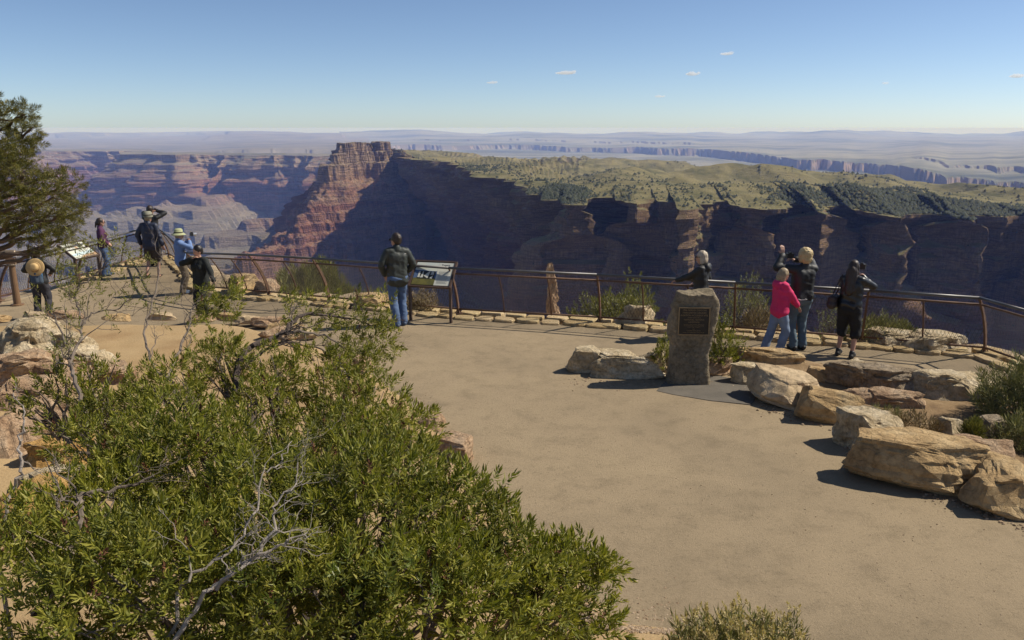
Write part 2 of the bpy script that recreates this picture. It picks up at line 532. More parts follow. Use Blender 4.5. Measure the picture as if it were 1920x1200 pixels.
def near_plateau(x, y, zr, ex):
    r = np.hypot(x, y)
    az = x / np.maximum(y, 1)
    kk = np.interp(az, [-.2, -.15, 0, .1, .3, .45, .62, .8], [.024, .0255, .031, .033, .041, .0485, .059, .07])
    base = np.minimum(-96, -kk * r - 30)
    hills = 42 * fbm(x / 480, y / 420, 0, 3, 91) + 38 * np.maximum(0, fbm(x / 300 + 4, y / 220, 0, 2, 55)) - 12 + 7 * fbm(x / 110, y / 90, 0, 3, 33)
    z = base + hills * ss(60, 500, ex)
    w = ss(0, 150, ex)
    z = zr * (1 - w) + z * w + 3.0 * fbm(x / 45, y / 40, 0, 3, 61) * ss(0, 40, ex)
    cap = -kk * r + 12 * fbm(x / 500, y / 300, 0, 3, 95)
    z = np.where(ex > 350, np.minimum(z, cap), z)
    rEnd = 5200 - 1900 * ss(.1, .62, az)
    return z - 700 * ss(rEnd - 500, rEnd + 700, r) ** 1.5
ex_near = np.concatenate([[4, 9, 15, 22], np.geomspace(30, 4600, 84)])
near_mat = strata_mat("near_canyon_rock", 0.034, (.225, .19, .088), (.105, .10, .042), .014, .44, (1.14, .96, .80))
Vn_, Dn_, ke = curtain(near_path, 1240, 160, [(330, 10, 24), (120, 14, 20), (56, 15, 17), (25, 9, 9), (11, 4, 4)], -1, 5, ex_near, near_plateau, 1.0, 4, (.1, .995), PROFILE, [(2, 40), (26, 36), (54, 34), (95, 40), (150, 36), (220, 40)], (120, 40))
near_o = curtain_obj("canyon_promontory", Vn_, Dn_, near_mat, False)

# ---- the butte's stepped spur coming down towards the viewer
def spur():
    prof = np.array(PROFILE, float)
    zr0 = at_depth(655, 268, 3160).z
    crests = [[(690, 268, 3250), (662, 267, 3160), (640, 290, 3060), (622, 330, 2960), (604, 372, 2860), (568, 404, 2760), (540, 438, 2670), (505, 476, 2580), (455, 530, 2470)],
              [(716, 273, 3450), (712, 282, 3300), (716, 320, 3160), (706, 372, 3020), (690, 412, 2920), (664, 446, 2820), (640, 486, 2720)]]
    px = np.linspace(400, 800, 350); Yr = np.geomspace(1950, 3650, 380)
    a = ((px - 960) / FPX / .985)[None, :]
    y = Yr[:, None] + 0 * a; x = a * Yr[:, None]
    best = np.full(x.shape, 1e9)
    for cr in crests:
        pts = [at_depth(*c) for c in cr]
        w = [np.interp(max(0, zr0 - p.z), prof[:, 0], prof[:, 1]) for p in pts]
        for i in range(len(pts) - 1):
            ax, ay, bx, by = pts[i].x, pts[i].y, pts[i + 1].x, pts[i + 1].y
            L2 = (bx - ax) ** 2 + (by - ay) ** 2
            t = np.clip(((x - ax) * (bx - ax) + (y - ay) * (by - ay)) / L2, 0, 1)
            d = np.hypot(x - ax - t * (bx - ax), y - ay - t * (by - ay))
            best = np.minimum(best, np.maximum(w[i] + t * (w[i + 1] - w[i]) - 6, 0) * 1.0 + np.maximum(d - 14, 0) * 1.15)
    W = best + 44 * ridge(x / 170, y / 210, 0, 3, 301) - 18 + 18 * fbm(x / 45, y / 45, 0, 3, 303) + 5 * fbm(x / 14, y / 14, 0, 2, 304)
    dep = np.interp(W, prof[:, 1], prof[:, 0]); dep = dep + .02 * np.maximum(W, 0)
    z = zr0 - dep + 2.5 * fbm(x / 20, y / 20, 0, 2, 305)
    z = np.where(W > 800, z - (W - 800) * .4, z)
    return np.stack([x, y, z], -1), np.clip(dep / 740, 0, 1)
Sv, Sd = spur()
sme = fast_mesh("butte_spur", Sv, grid_faces(*Sv.shape[:2])[:, ::-1], False)
set_attr(sme, 'depth', Sd)
spur_mat = strata_mat("butte_rock", 0.012, (.27, .20, .125), (.15, .12, .07), .016, .68, (1.08, .96, .9))
tag(add("butte_spur", sme, spur_mat), kind='structure')

# ---- the far canyon wall on the left
far_path = [rp(700, 293, 6600), rp(640, 293, 6700), rp(560, 292, 6850), rp(500, 292, 6750), rp(420, 291, 7000), rp(350, 290, 6800), rp(318, 289, 7050), rp(300, 287, 8200), rp(296, 284, 9800), rp(250, 283, 10100),
            rp(180, 283, 9800), rp(110, 284, 9300), rp(60, 284, 8600), rp(-40, 285, 8300), rp(-200, 286, 8600), rp(-420, 287, 8000)]
def far_plateau(x, y, zr, ex):
    r = np.hypot(x, y)
    w = ss(0, 7000, ex)
    z = zr + (-395 - zr) * w
    z = z + 14 * fbm(x / 2500, y / 2500, 0, 3, 71) * ss(100, 2500, ex)
    # a second, farther scarp and mesas on the skyline
    sc = 11500 + 1500 * fbm(x / 4000, y / 4000, 0, 3, 13) + 500 * ridge(x / 900, y / 900, 0, 2, 15)
    z = z + 75 * ss(sc, sc + 120, r) * ss(-.42, -.30, x / y)
    az = x / y
    mesa = 110 * ss(.37, .43, fbm(az * 8.5 + 1.4, r / 17000, 0, 2, 27) + .28) * ss(27000, 27800, r) + 130 * np.maximum(0, fbm(az * 6, r / 9000, 0, 4, 29)) * ss(26000, 38000, r)
    return z + mesa
far_mat = strata_mat("far_canyon_rock", 0.0065, (.25, .215, .155), (.12, .115, .078), .0011, .68, (1.08, .97, .93))
ex_far = np.concatenate([[25, 60, 110, 180], np.geomspace(260, 43000, 74)])
Vf_, Df_, _ = curtain(far_path, 560, 120, [(900, 260, 420), (330, 120, 190), (140, 42, 52), (65, 12, 14)], 1, 23, ex_far, far_plateau, 1.0, 0)
far_o = curtain_obj("far_canyon_wall", Vf_, Df_, far_mat, True)

# ---- desert plain beyond the promontory
def plain():
    az = np.linspace(-.21, .85, 370)[None, :]
    r = np.concatenate([np.linspace(3400, 9000, 40), np.geomspace(9100, 46000, 150)])[:, None]
    x = r * az / np.sqrt(1 + az ** 2); y = r / np.sqrt(1 + az ** 2)
    z = -445 + 0 * x + 45 * ss(16000, 40000, r)
    z = z + 16 * fbm(x / 3000, y / 3000, 0, 4, 41) + 5 * fbm(x / 500, y / 700, 0, 3, 43)
    # gorge scarp running from far left to near right
    g = 18500 - 11300 * ss(-.05, .62, az) + 1100 * fbm(az * 9, 0.3, 0, 6, 45) + 420 * fbm(az * 34, 2.3, 0, 5, 47) + 110 * ridge(az * 80, 1.3, 0, 3, 46)
    z = z + (66 + 22 * fbm(az * 18, 5.1, 0, 3, 44)) * ss(g, g + 130, r) - 50 * ss(g - 1800, g - 200, r) * (1 - ss(g, g + 110, r))
    g2 = g * 1.32 + 900 * fbm(az * 14, 4.3, 0, 4, 48)
    z = z + 45 * ss(g2, g2 + 90, r) * ss(.0, .45, fbm(az * 7, 2.2, 0, 3, 49) + .25)
    m = fbm(az * 7 + 2.2, r / 12000, 0, 4, 51)
    z = z + 230 * np.maximum(0, m + .12) * ss(24000, 36000, r)
    z = z + 120 * np.maximum(0, fbm(az * 16, r / 5000, 0, 4, 53)) * ss(38000, 43000, r)
    return np.stack([x, y, z], -1)
plain_m, nt, b, out = new_mat("desert_plain")
pos = nt.nodes.new('ShaderNodeNewGeometry')
mp = nt.nodes.new('ShaderNodeMapping'); mp.inputs['Scale'].default_value = (.00035, .0006, .004)
nt.links.new(pos.outputs['Position'], mp.inputs[0])
n1 = tex_noise(nt, 1.0, 9, 0.62, mp.outputs[0], 0.6)
r1 = ramp(nt, [(.34, (.06, .068, .045)), (.46, (.15, .145, .098)), (.56, (.255, .235, .17)), (.7, (.15, .13, .09))])
nt.links.new(n1.outputs[0], r1.inputs[0])
sep = nt.nodes.new('ShaderNodeSeparateXYZ'); nt.links.new(pos.outputs['Normal'], sep.inputs[0])
sl = ramp(nt, [(.75, 1.0), (.95, 0.0)]); nt.links.new(sep.outputs[2], sl.inputs[0])
nt.links.new(mixc(nt, sl.outputs[0], r1.outputs[0], (.24, .17, .12)), b.inputs['Base Color'])
b.inputs['Roughness'].default_value = .95; b.inputs['Specular IOR Level'].default_value = .1
Pv = plain()
tag(add("desert_plain", fast_mesh("desert_plain", Pv, grid_faces(*Pv.shape[:2])[:, ::-1], False), plain_m), kind='structure')

# ---- canyon floor
def floor():
    az = np.linspace(-1.05, .9, 370)[None, :]
    r = np.concatenate([np.geomspace(50, 1500, 22), np.geomspace(1540, 9900, 215)])[:, None]
    x = r * np.sin(az); y = r * np.cos(az)
    h = 270 * fbm(x / 1300, y / 1300, 0, 4, 81) + 80 * ridge(x / 700, y / 700, 0, 4, 83)
    step = 74.0
    t = h / step + .35 * fbm(x / 260, y / 260, 0, 3, 84); f = t - np.floor(t)
    h = (np.floor(t) + .35 * f + .65 * ss(.80, .93, f)) * step + 10 * ridge(x / 220, y / 220, 0, 3, 85)
    h = h - 130 * ss(.55, .9, ridge(x / 4200 + .3, y / 4200, 0, 1, 87)) * ss(2500, 4000, r)
    zf = -760 + h
    near = ss(50, 900, r)
    z = -45 * (1 - near) + zf * near - 260 * ss(60, 350, r) * (1 - near)
    return np.stack([x, y, z], -1), zf
Fv, zf = floor()
fl_mat = strata_mat("canyon_floor_rock", 0.008, (.24, .20, .145), (.14, .125, .088), .004, .68)
fme = fast_mesh("canyon_floor", Fv, grid_faces(*Fv.shape[:2])[:, ::-1], False)
set_attr(fme, 'depth', np.clip(.80 + (-zf - 730) / 900, .55, 1.0))
tag(add("canyon_floor", fme, fl_mat), kind='structure')

# ---- junipers dotted over the promontory (far too many to count)
def scrub():
    P = Vn_[:ke]                          # plateau rows
    A = P[:-1, :-1].reshape(-1, 3); B = P[1:, 1:].reshape(-1, 3)
    c = (A + B) / 2
    e1 = (P[:-1, 1:] - P[:-1, :-1]).reshape(-1, 3); e2 = (P[1:, :-1] - P[:-1, :-1]).reshape(-1, 3)
    area = np.linalg.norm(np.cross(e1, e2), axis=1)
    r = np.hypot(c[:, 0], c[:, 1]); azz = c[:, 0] / c[:, 1]
    den = ss(-.12, .22, fbm(c[:, 0] / 240, c[:, 1] / 260, 0, 3, 101)) * .95 + .05
    den = den * (0.5 + 1.7 * ss(.28, .45, azz) + 1.0 * ss(1900, 1000, r))
    exr = np.repeat(ex_near[::-1][:-1], P.shape[1] - 1)
    den = den * (1 + 3.5 * ss(700, 40, exr))
    wt = area * den / np.maximum(r, 500) ** 1.7
    wt[(r > 4600) | (c[:, 2] < -330) | (azz > .8) | (area > 4e4)] = 0
    wt /= wt.sum()
    n = 34000
    idx = rng.choice(len(c), n, p=wt)
    p = A[idx] + e1[idx] * rng.random((n, 1)) + e2[idx] * rng.random((n, 1))
    # also shrubs clinging to ledges on the upper wall
    W = Vn_[ke:ke + 50].reshape(-1, 3)
    j = rng.choice(len(W), 5200, p=(lambda q: q / q.sum())(np.repeat(np.linspace(1, .12, 50), Vn_.shape[1])))
    p = np.vstack([p, W[j]])
    sz = np.clip(rng.lognormal(.72, .38, len(p)), .8, 5.0); sz[n:] *= .5
    tv = np.array([(1, 0, 0), (.31, .95, 0), (-.81, .59, 0), (-.81, -.59, 0), (.31, -.95, 0), (0, 0, 1)], float); tv[:5, 2] = -.15; tv[5, 2] = 1.25
    tf = np.array([(i, (i + 1) % 5, 5) for i in range(5)])
    jit = 1 + rng.uniform(-.35, .35, (len(p), len(tv), 1))
    V = tv[None] * jit * sz[:, None, None] * np.array([1, 1, .85])
    V[:, :, 2] += (sz * .5)[:, None]
    V = V + p[:, None, :]
    F = tf[None] + (np.arange(len(p)) * len(tv))[:, None, None]
    return fast_mesh("juniper_scrub", V, F.reshape(-1, 3), True)
scrub_mat = leaf_mat("juniper_far", [(0, (.016, .022, .009)), (.6, (.028, .035, .014)), (1, (.055, .055, .024))], 0.0, .9)
o = add("juniper_scrub", scrub(), scrub_mat)
tag(o, "dark green junipers dotted over the grassy plateau above the near cliffs", "scrub", kind='stuff')

# ---- haze: one closed box of thin air round everything but sky and clouds
zlow = min(float(a_[..., 2].min()) for a_ in (Vn_, Vf_, Sv, Pv, Fv)) - 1.5
zhigh = max(9.0, max(float(a_[..., 2].max()) for a_ in (Vn_, Vf_, Sv, Pv, Fv)) + 3)
hz = MB(); hz.box((14000, 21000, (zlow + zhigh) / 2), (150000, 130000, zhigh - zlow))
print('haze box', zlow, zhigh)
hm = bpy.data.materials.new("haze"); hm.use_nodes = True
nt = hm.node_tree; nt.nodes.clear()
pv = nt.nodes.new('ShaderNodeVolumePrincipled'); out = nt.nodes.new('ShaderNodeOutputMaterial')
pv.inputs['Color'].default_value = (.30, .43, 1.0, 1)
pv.inputs['Density'].default_value = 4.3e-5
pv.inputs['Absorption Color'].default_value = (1, 1, 1, 1)
pv.inputs['Anisotropy'].default_value = 0.0
nt.links.new(pv.outputs[0], out.inputs['Volume'])
tag(hz.build("haze", hm), "thin pale blue haze filling the canyon air", "haze", kind='stuff')

# ---- small fair-weather clouds
cm = bpy.data.materials.new("cloud_vapour"); cm.use_nodes = True
nt = cm.node_tree; nt.nodes.clear()
pv = nt.nodes.new('ShaderNodeVolumePrincipled'); out = nt.nodes.new('ShaderNodeOutputMaterial')
pv.inputs['Color'].default_value = (1, 1, 1, 1); pv.inputs['Density'].default_value = .0042; pv.inputs['Anisotropy'].default_value = .2
nt.links.new(pv.outputs[0], out.inputs['Volume'])
clouds = [(1060, 137, 42, 9, "small flat white cloud high above the butte, left of two bright ones"), (1298, 139, 28, 10, "small white cloud above the middle of the plateau, plump and bright"),
          (1362, 101, 27, 9, "highest small white cloud, right of the sky's centre"), (922, 155, 24, 6, "faint small cloud left of the flat white one"),
          (1237, 181, 22, 6, "lowest faint cloud near the hazy horizon"), (1660, 156, 14, 6, "tiny lone cloud in the right part of the sky"),
          (1906, 143, 30, 10, "small white cloud at the right edge of the sky")]
for i, (cx, cy, w, h, lab) in enumerate(clouds):
    Yc = 34000.0
    p = at_depth(cx, cy, Yc); k = Yc / FPX
    mb = MB()
    rr = random.Random(50 + i)
    mb.ball((0, 0, 0), (w * k * .46, w * k * .3, h * k * .28), 18, 10)
    for j in range(7):
        f = rr.uniform(-.36, .42)
        s_ = (1 - abs(f)) * rr.uniform(.5, 1)
        mb.ball((f * w * k, rr.uniform(-.15, .15) * w * k, (f * .25 + rr.uniform(0, .25)) * h * k), (w * k * .17 * s_, w * k * .15, h * k * .42 * s_), 12, 8)
    tmp = add("cloud", mb.mesh("cloud"), cm)
    md = tmp.modifiers.new("join", 'REMESH'); md.mode = 'VOXEL'; md.voxel_size = h * k / 9
    tmp.location = p
    bpy.context.view_layer.update()
    ev = bpy.data.meshes.new_from_object(tmp.evaluated_get(bpy.context.evaluated_depsgraph_get()))
    tmp.modifiers.clear(); tmp.data = ev
    if not ev.materials: ev.materials.append(cm)
    tag(tmp, lab, "cloud", "small clouds over the horizon")

# ================================================================== VIEWPOINT: GROUND
L1 = on_ground(265, 489); L0 = on_ground(0, 567)
dl = (L0 - L1).normalized()
FENCE_MAJ = [L0 + dl * 6.0, L0 + dl * 3.0, L0.copy(), (L0 + L1) / 2, L1, on_ground(318, 484), on_ground(345, 500), on_ground(392, 548), on_ground(505, 558), on_ground(618, 569), on_ground(860, 592), on_ground(1125, 608),
             on_ground(1375, 627), on_ground(1615, 646), on_ground(1845, 667), Vector((8.42, 12.2, 0)), Vector((9.0, 9.6, 0)), Vector((9.9, 7.0, 0))]
# evenly bend: the two points on the edge-on run
for p in FENCE_MAJ: p.z = float(zg(p.x, p.y))
poly = [(p.x, p.y) for p in FENCE_MAJ] + [(14, -14), (-30, -14), (-17, 2)]
poly = np.array(poly)

def seg_dist(px_, py_, pts, closed):
    best = np.full(np.shape(px_), 1e9)
    n = len(pts)
    for i in range(n if closed else n - 1):
        ax, ay = pts[i]; bx, by = pts[(i + 1) % n]
        L2 = (bx - ax) ** 2 + (by - ay) ** 2
        t = np.clip(((px_ - ax) * (bx - ax) + (py_ - ay) * (by - ay)) / L2, 0, 1)
        best = np.minimum(best, np.hypot(px_ - ax - t * (bx - ax), py_ - ay - t * (by - ay)))
    return best
def inside(px_, py_, pts):
    c = np.zeros(np.shape(px_), bool)
    n = len(pts); j = n - 1
    for i in range(n):
        xi, yi = pts[i]; xj, yj = pts[j]
        cond = ((yi > py_) != (yj > py_)) & (px_ < (xj - xi) * (py_ - yi) / (yj - yi + 1e-12) + xi)
        c ^= cond; j = i
    return c

def hgrid(name, x0, x1, y0, y1, st, zf, keep, mat, smooth=True):
    xs = np.arange(x0, x1 + st / 2, st); ys = np.arange(y0, y1 + st / 2, st)
    X, Y = np.meshgrid(xs, ys)
    Z = zf(X, Y)
    F = grid_faces(*X.shape)
    if keep is not None:
        k = keep(X, Y).ravel()
        F = F[k[F].all(1)]
        used = np.unique(F); mp_ = np.full(X.size, -1); mp_[used] = np.arange(len(used))
        V = np.stack([X, Y, Z], -1).reshape(-1, 3)[used]; F = mp_[F]
    else:
        V = np.stack([X, Y, Z], -1).reshape(-1, 3)
    return tag(add(name, fast_mesh(name, V, F, smooth), mat), kind='structure')

tan_rock = rock_mat("tan_limestone", (.46, .35, .21), (.36, .25, .135), (.22, .14, .07))
white_rock = rock_mat("pale_limestone", (.60, .52, .40), (.46, .37, .25), (.24, .17, .10), 2.2, .9)
grey_rock = rock_mat("grey_limestone", (.36, .30, .235), (.25, .195, .14), (.13, .10, .07), 2.0, .9)
slab_rock = rock_mat("buff_limestone", (.44, .35, .25), (.37, .285, .19), (.27, .19, .12), 1.2, .45)
pink_rock = rock_mat("pinkish_limestone", (.46, .35, .25), (.35, .235, .155), (.18, .105, .065), 1.8, .9)
gold_rock = rock_mat("ochre_limestone", (.50, .34, .15), (.40, .24, .085), (.24, .13, .05), 2.0, .8)

def dirt_mat(name, a, b2, c, scale=2.0):
    m, nt, b, out = new_mat(name)
    co = nt.nodes.new('ShaderNodeNewGeometry').outputs['Position']
    n = tex_noise(nt, scale, 8, 0.6, co)
    r = ramp(nt, [(.3, c), (.5, b2), (.7, a)]); nt.links.new(n.outputs[0], r.inputs[0])
    n2 = tex_noise(nt, 45, 5, 0.75, co); r2 = ramp(nt, [(.3, .7), (.5, 1.0), (.75, 1.1)]); nt.links.new(n2.outputs[0], r2.inputs[0])
    nt.links.new(mixc(nt, 1.0, r.outputs[0], r2.outputs[0], 'MULTIPLY'), b.inputs['Base Color'])
    b.inputs['Roughness'].default_value = .95; b.inputs['Specular IOR Level'].default_value = .1
    n3 = tex_noise(nt, 30, 8, 0.7, co); bump(nt, b, n3.outputs[0], .5, .03)
    return m
sand = dirt_mat("tan_dirt", (.40, .285, .155), (.36, .25, .13), (.28, .18, .09), .8)
rim_dirt = dirt_mat("rim_rubble", (.44, .35, .23), (.36, .27, .17), (.22, .155, .09), 1.6)
soil = dirt_mat("planter_soil", (.30, .215, .125), (.23, .155, .085), (.14, .09, .05), 3)

# dusty asphalt
pave, nt, b, out = new_mat("dusty_asphalt")
co = nt.nodes.new('ShaderNodeNewGeometry').outputs['Position']
n1 = tex_noise(nt, .32, 6, .6, co, .5)
r1 = ramp(nt, [(.32, (.228, .176, .112)), (.5, (.278, .213, .134)), (.7, (.305, .234, .145))]); nt.links.new(n1.outputs[0], r1.inputs[0])
n2 = tex_noise(nt, 2.6, 8, .72, co); r2 = ramp(nt, [(.28, .74), (.5, 1.0), (.75, 1.08)]); nt.links.new(n2.outputs[0], r2.inputs[0])
col = mixc(nt, 1.0, r1.outputs[0], r2.outputs[0], 'MULTIPLY')
n3 = tex_noise(nt, 30, 6, .85, co); r3 = ramp(nt, [(.32, .42), (.43, .93), (.6, 1.02), (.75, 1.12)]); nt.links.new(n3.outputs[0], r3.inputs[0])
col = mixc(nt, 1.0, col, r3.outputs[0], 'MULTIPLY')
n4 = tex_noise(nt, 1.1, 5, .7, co, 1.5); r4 = ramp(nt, [(.24, .72), (.33, 1.0)]); nt.links.new(n4.outputs[0], r4.inputs[0])
col = mixc(nt, 1.0, col, r4.outputs[0], 'MULTIPLY')
nt.links.new(col, b.inputs['Base Color'])
b.inputs['Roughness'].default_value = .93; b.inputs['Specular IOR Level'].default_value = .15
n5 = tex_noise(nt, 60, 6, .75, co); bump(nt, b, n5.outputs[0], .6, .016)

# left bed (dirt terrace and shrub bed) outline
bedpx = [(-260, 606), (-100, 603), (0, 601), (90, 597), (180, 601), (260, 598), (350, 602), (430, 600), (480, 606), (530, 620), (600, 650), (690, 690), (760, 740), (815, 790), (872, 850), (905, 890), (950, 945), (1050, 1045), (1130, 1115), (1185, 1160), (1290, 1170), (1420, 1155), (1500, 1185), (1560, 1260)]
bed = [tuple((on_z(a, c, .10) if c < 640 else on_ground(a, c))[:2]) for a, c in bedpx] + [(2.6, 3.0), (2.2, -4), (-16, -6), (-15, 10)]
bed = np.array(bed)
def hbed(x, y):
    d = seg_dist(x, y, bed, True) * np.where(inside(x, y, bed), 1, -1)
    r = np.hypot(x, y)
    z = zg(x, y) * (1 - ss(-.1, .6, d)) + .16 * ss(-.05, .45, d) - .03
    z = z + 1.9 * np.clip(1 - r / 6.5, 0, 1) ** 1.5 * ss(0, 1.6, d)
    z = z + .40 * np.exp(-((x + 7.2) ** 2 / 4.5 + (y - 8.6) ** 2 / 6)) * ss(0, 1, d)
    z = z + (.03 * fbm(x * .7, y * .7, 0, 3, 201) + .015 * fbm(x * 3, y * 3, 0, 3, 202)) * ss(.1, .8, d)
    return z
hgrid("dirt_terrace", -16, 4, -4, 17.2, .14, hbed, lambda x, y: inside(x, y, bed) & (x > -15.5), sand)

def hplaza(x, y): return zg(x, y) + .004 + .006 * fbm(x * .5, y * .5, 0, 2, 205)
polyin = poly
hgrid("plaza_pavement", -18, 12, -6, 27, .2, hplaza, lambda x, y: inside(x, y, polyin) & (seg_dist(x, y, polyin, True) > .16) & ~(inside(x, y, bed) & (seg_dist(x, y, bed, True) > .5)), pave)

def hrim(x, y):
    ins = inside(x, y, poly)
    d = seg_dist(x, y, poly, True)
    d = np.where(ins, -d, d)
    zi = zg(x, y) - .035
    d2 = np.maximum(0, d + .9 * fbm(x * .35, y * .35, 0, 3, 206) * ss(.2, 2, d))
    out_ = zi - .10 * ss(0, .6, d) - 1.25 * np.maximum(0, d2 - 1.1) ** 1.12 + (.18 * fbm(x * 1.1, y * 1.1, 0, 4, 207) + .05 * fbm(x * 4, y * 4, 0, 2, 208)) * ss(.15, .9, d)
    return np.where(ins, zi, out_)
hgrid("rim_ground", -50, 46, -14, 58, .42, hrim, None, rim_dirt, False)

# planter soil on the right, ringed by boulders
plpx = [(1075, 700), (1090, 675), (1250, 672), (1370, 665), (1500, 675), (1600, 690), (1720, 700), (1880, 712), (1990, 760), (2080, 900), (2000, 980), (1910, 950), (1860, 925), (1740, 880), (1620, 820), (1500, 765), (1430, 735), (1380, 705), (1250, 705)]
pl = np.array([(on_ground(a, c).x, on_ground(a, c).y) for a, c in plpx])
def hpl(x, y):
    d = seg_dist(x, y, pl, True)
    return .012 + .13 * ss(.05, .6, d) + .03 * fbm(x * 2.5, y * 2.5, 0, 3, 209) * ss(.1, .5, d)
hgrid("planter_soil", .5, 10, 7, 13.5, .1, hpl, lambda x, y: inside(x, y, pl), soil)

# darker asphalt patch round the monument foot
pp = [(1231, 734), (1262, 741), (1330, 752), (1408, 760), (1424, 738), (1420, 722), (1350, 706), (1250, 712)]
mb = MB(); mb.prism([(on_ground(a, c).x, on_ground(a, c).y) for a, c in pp], .0, .0125)
patch_m = M("fresh_asphalt", (.13, .11, .085), (.085, .073, .057), 3.5, .9, .5, 50, .012)
tag(mb.build("pavement_patch", patch_m), kind='structure')
dk = MB()
pp = [(1348, 640), (1500, 652), (1560, 660), (1480, 664), (1380, 656)]

# ================================================================== ROCKS
def rock_mesh(name, w, d, h, seed, sub=4, ncut=9, rough=.105, flat=.25, layers=.06):
    bm = bmesh.new(); bmesh.ops.create_icosphere(bm, subdivisions=sub, radius=1.0)
    P = np.array([v.co[:] for v in bm.verts]); F = np.array([[v.index for v in f.verts] for f in bm.faces]); bm.free()
    g = np.random.default_rng(seed)
    e = .55
    P = np.sign(P) * np.abs(P) ** e
    P /= np.maximum(1, np.linalg.norm(P, axis=1, keepdims=True) / 1.18)
    for k in range(ncut):
        n = g.normal(size=3); n[2] = abs(n[2]) * .6
        n /= np.linalg.norm(n); o_ = g.uniform(.52, .88)
        t = np.maximum(0, P @ n - o_)
        P = P - t[:, None] * n * .985
    P[:, 2] = np.where(P[:, 2] > .62, .62 + (P[:, 2] - .62) * flat, P[:, 2])
    S = seed * 3.17
    dirs = P / np.maximum(np.linalg.norm(P, axis=1, keepdims=True), 1e-6)
    n1 = fbm(P[:, 0] * 1.7 + S, P[:, 1] * 1.7, P[:, 2] * 1.7, 5, seed)
    n2 = ridge(P[:, 0] * 3.1 + S, P[:, 1] * 3.1, P[:, 2] * 3.1, 4, seed + 5)
    n3 = vn(P[:, 0] * .8 + S, P[:, 1] * .8, P[:, 2] * 9, seed + 8)
    P = P + dirs * (n1 * rough * 1.5 - np.maximum(0, n2 - .35) * rough * 1.9)[:, None]
    P[:, :2] *= (1 + layers * n3)[:, None]
    mx = np.abs(P).max(0)
    P = P / mx * np.array([w / 2, d / 2, h / 1.5])
    P[:, 2] += h - P[:, 2].max()
    P[:, 2] = np.maximum(P[:, 2], -.12)
    return fast_mesh(name, P, F, False)

def rock(cx, yb, wpx, h, d, yaw, mat, label, seed, name="boulder", group=None, z=None, sub=None, tilt=(0, 0), **k):
    p = on_ground(cx, yb) if z is None else on_z(cx, yb, z)
    if sub is None: sub = 4 if wpx >= 75 else 3
    sc = math.hypot(p.y, H - p.z) / FPX * 1.0
    w = wpx * sc * 1.13
    d = d * 1.12; h = h * 1.04
    o = add(name, rock_mesh(name, w, d, h, seed, sub, **k), mat)
    o.location = (p.x, p.y + d * .42, p.z)
    o.rotation_euler = (tilt[0], tilt[1], R(yaw))
    return tag(o, label, "rock", group)

G = "boulders edging the planter"
rock(1168, 713, 168, .36, .62, -6, white_rock, "long low pale boulder left of the plaque stone", 301, group=G, sub=5, ncut=12)
rock(1093, 702, 62, .40, .42, 10, white_rock, "knobbly boulder at the far left tip of the boulder row", 302, group=G)
rock(1352, 705, 62, .26, .4, 8, pink_rock, "low reddish rock just right of the plaque stone's foot", 303, group=G)
rock(1440, 700, 165, .34, .62, -4, tan_rock, "flat golden tan boulder in front of the pink hoodie's feet", 304, group=G, ncut=7, flat=.15)
rock(1411, 723, 66, .29, .42, -12, white_rock, "small pale rounded rock between the dark patch and tan boulder", 305, group=G)
rock(1494, 768, 152, .40, .85, -30, slab_rock, "smooth sloping buff slab at the corner of the planter", 306, group=G, ncut=6, rough=.035, tilt=(0, .14))
rock(1540, 733, 52, .32, .42, 5, tan_rock, "split tan rock behind the smooth slab, left half", 307, group=G, ncut=8, rough=.04)
rock(1573, 736, 42, .36, .4, 0, tan_rock, "split tan rock behind the smooth slab, right half", 308, group=G, ncut=8, rough=.04)
rock(1608, 722, 62, .36, .42, 12, white_rock, "small pitted white rock right of the split tan rock", 309, group=G, layers=.02)
rock(1660, 760, 168, .48, .75, -10, grey_rock, "dark rugged grey-brown boulder in the middle of the planter edge", 310, group=G, sub=5, rough=.11)
rock(1672, 786, 128, .34, .5, -8, pink_rock, "cracked tan rock under the dark rugged boulder", 311, group=G)
rock(1574, 797, 124, .40, .55, -24, tan_rock, "shaded ochre rock right of the smooth slab", 312, group=G, rough=.05)
rock(1788, 768, 148, .46, .62, -4, white_rock, "long white-topped boulder before the shrub at right", 313, group=G, ncut=6, flat=.12)
rock(1640, 852, 112, .46, .55, -20, white_rock, "bright white block at the bend of the boulder row", 314, group=G, ncut=8)
rock(1775, 932, 272, .50, .85, -26, tan_rock, "longest smooth ochre boulder, lower right of the plaza", 315, group=G, ncut=10, rough=.07, flat=.10, sub=5)
rock(1925, 978, 145, .42, .8, -24, tan_rock, "ochre boulder cut by the right edge of the picture", 316, group=G, ncut=10, rough=.08)
rock(1668, 808, 60, .2, .3, 0, pink_rock, "low rough rock among dry grass inside the planter", 317, group=G, sub=3)
rock(1790, 826, 60, .24, .35, 10, white_rock, "white rock lying inside the planter by a green tuft", 318, group=G, sub=3, z=.1)
rock(1866, 835, 62, .30, .36, -20, grey_rock, "black and white mottled rock inside the planter", 319, group=G, sub=3, z=.1)
rock(1905, 765, 110, .32, .5, 0, white_rock, "pale rock half hidden under the right-hand shrub", 320, group=G, sub=3, z=.08)
rock(1462, 735, 60, .3, .45, 15, tan_rock, "ochre rock wedged behind the smooth sloping slab", 321, group=G)
rock(1610, 775, 70, .3, .45, -15, pink_rock, "reddish rock between the split tan rock and dark boulder", 322, group=G)
rock(1735, 745, 70, .34, .5, 10, grey_rock, "grey rock joining the dark boulder to the white-topped one", 323, group=G)
rock(1700, 880, 90, .36, .5, -35, tan_rock, "ochre lump at the front between white block and longest boulder", 324, group=G, rough=.06)
rock(1845, 880, 120, .3, .6, -20, pink_rock, "low rough rock behind the longest ochre boulder", 325, group=G, z=.1)
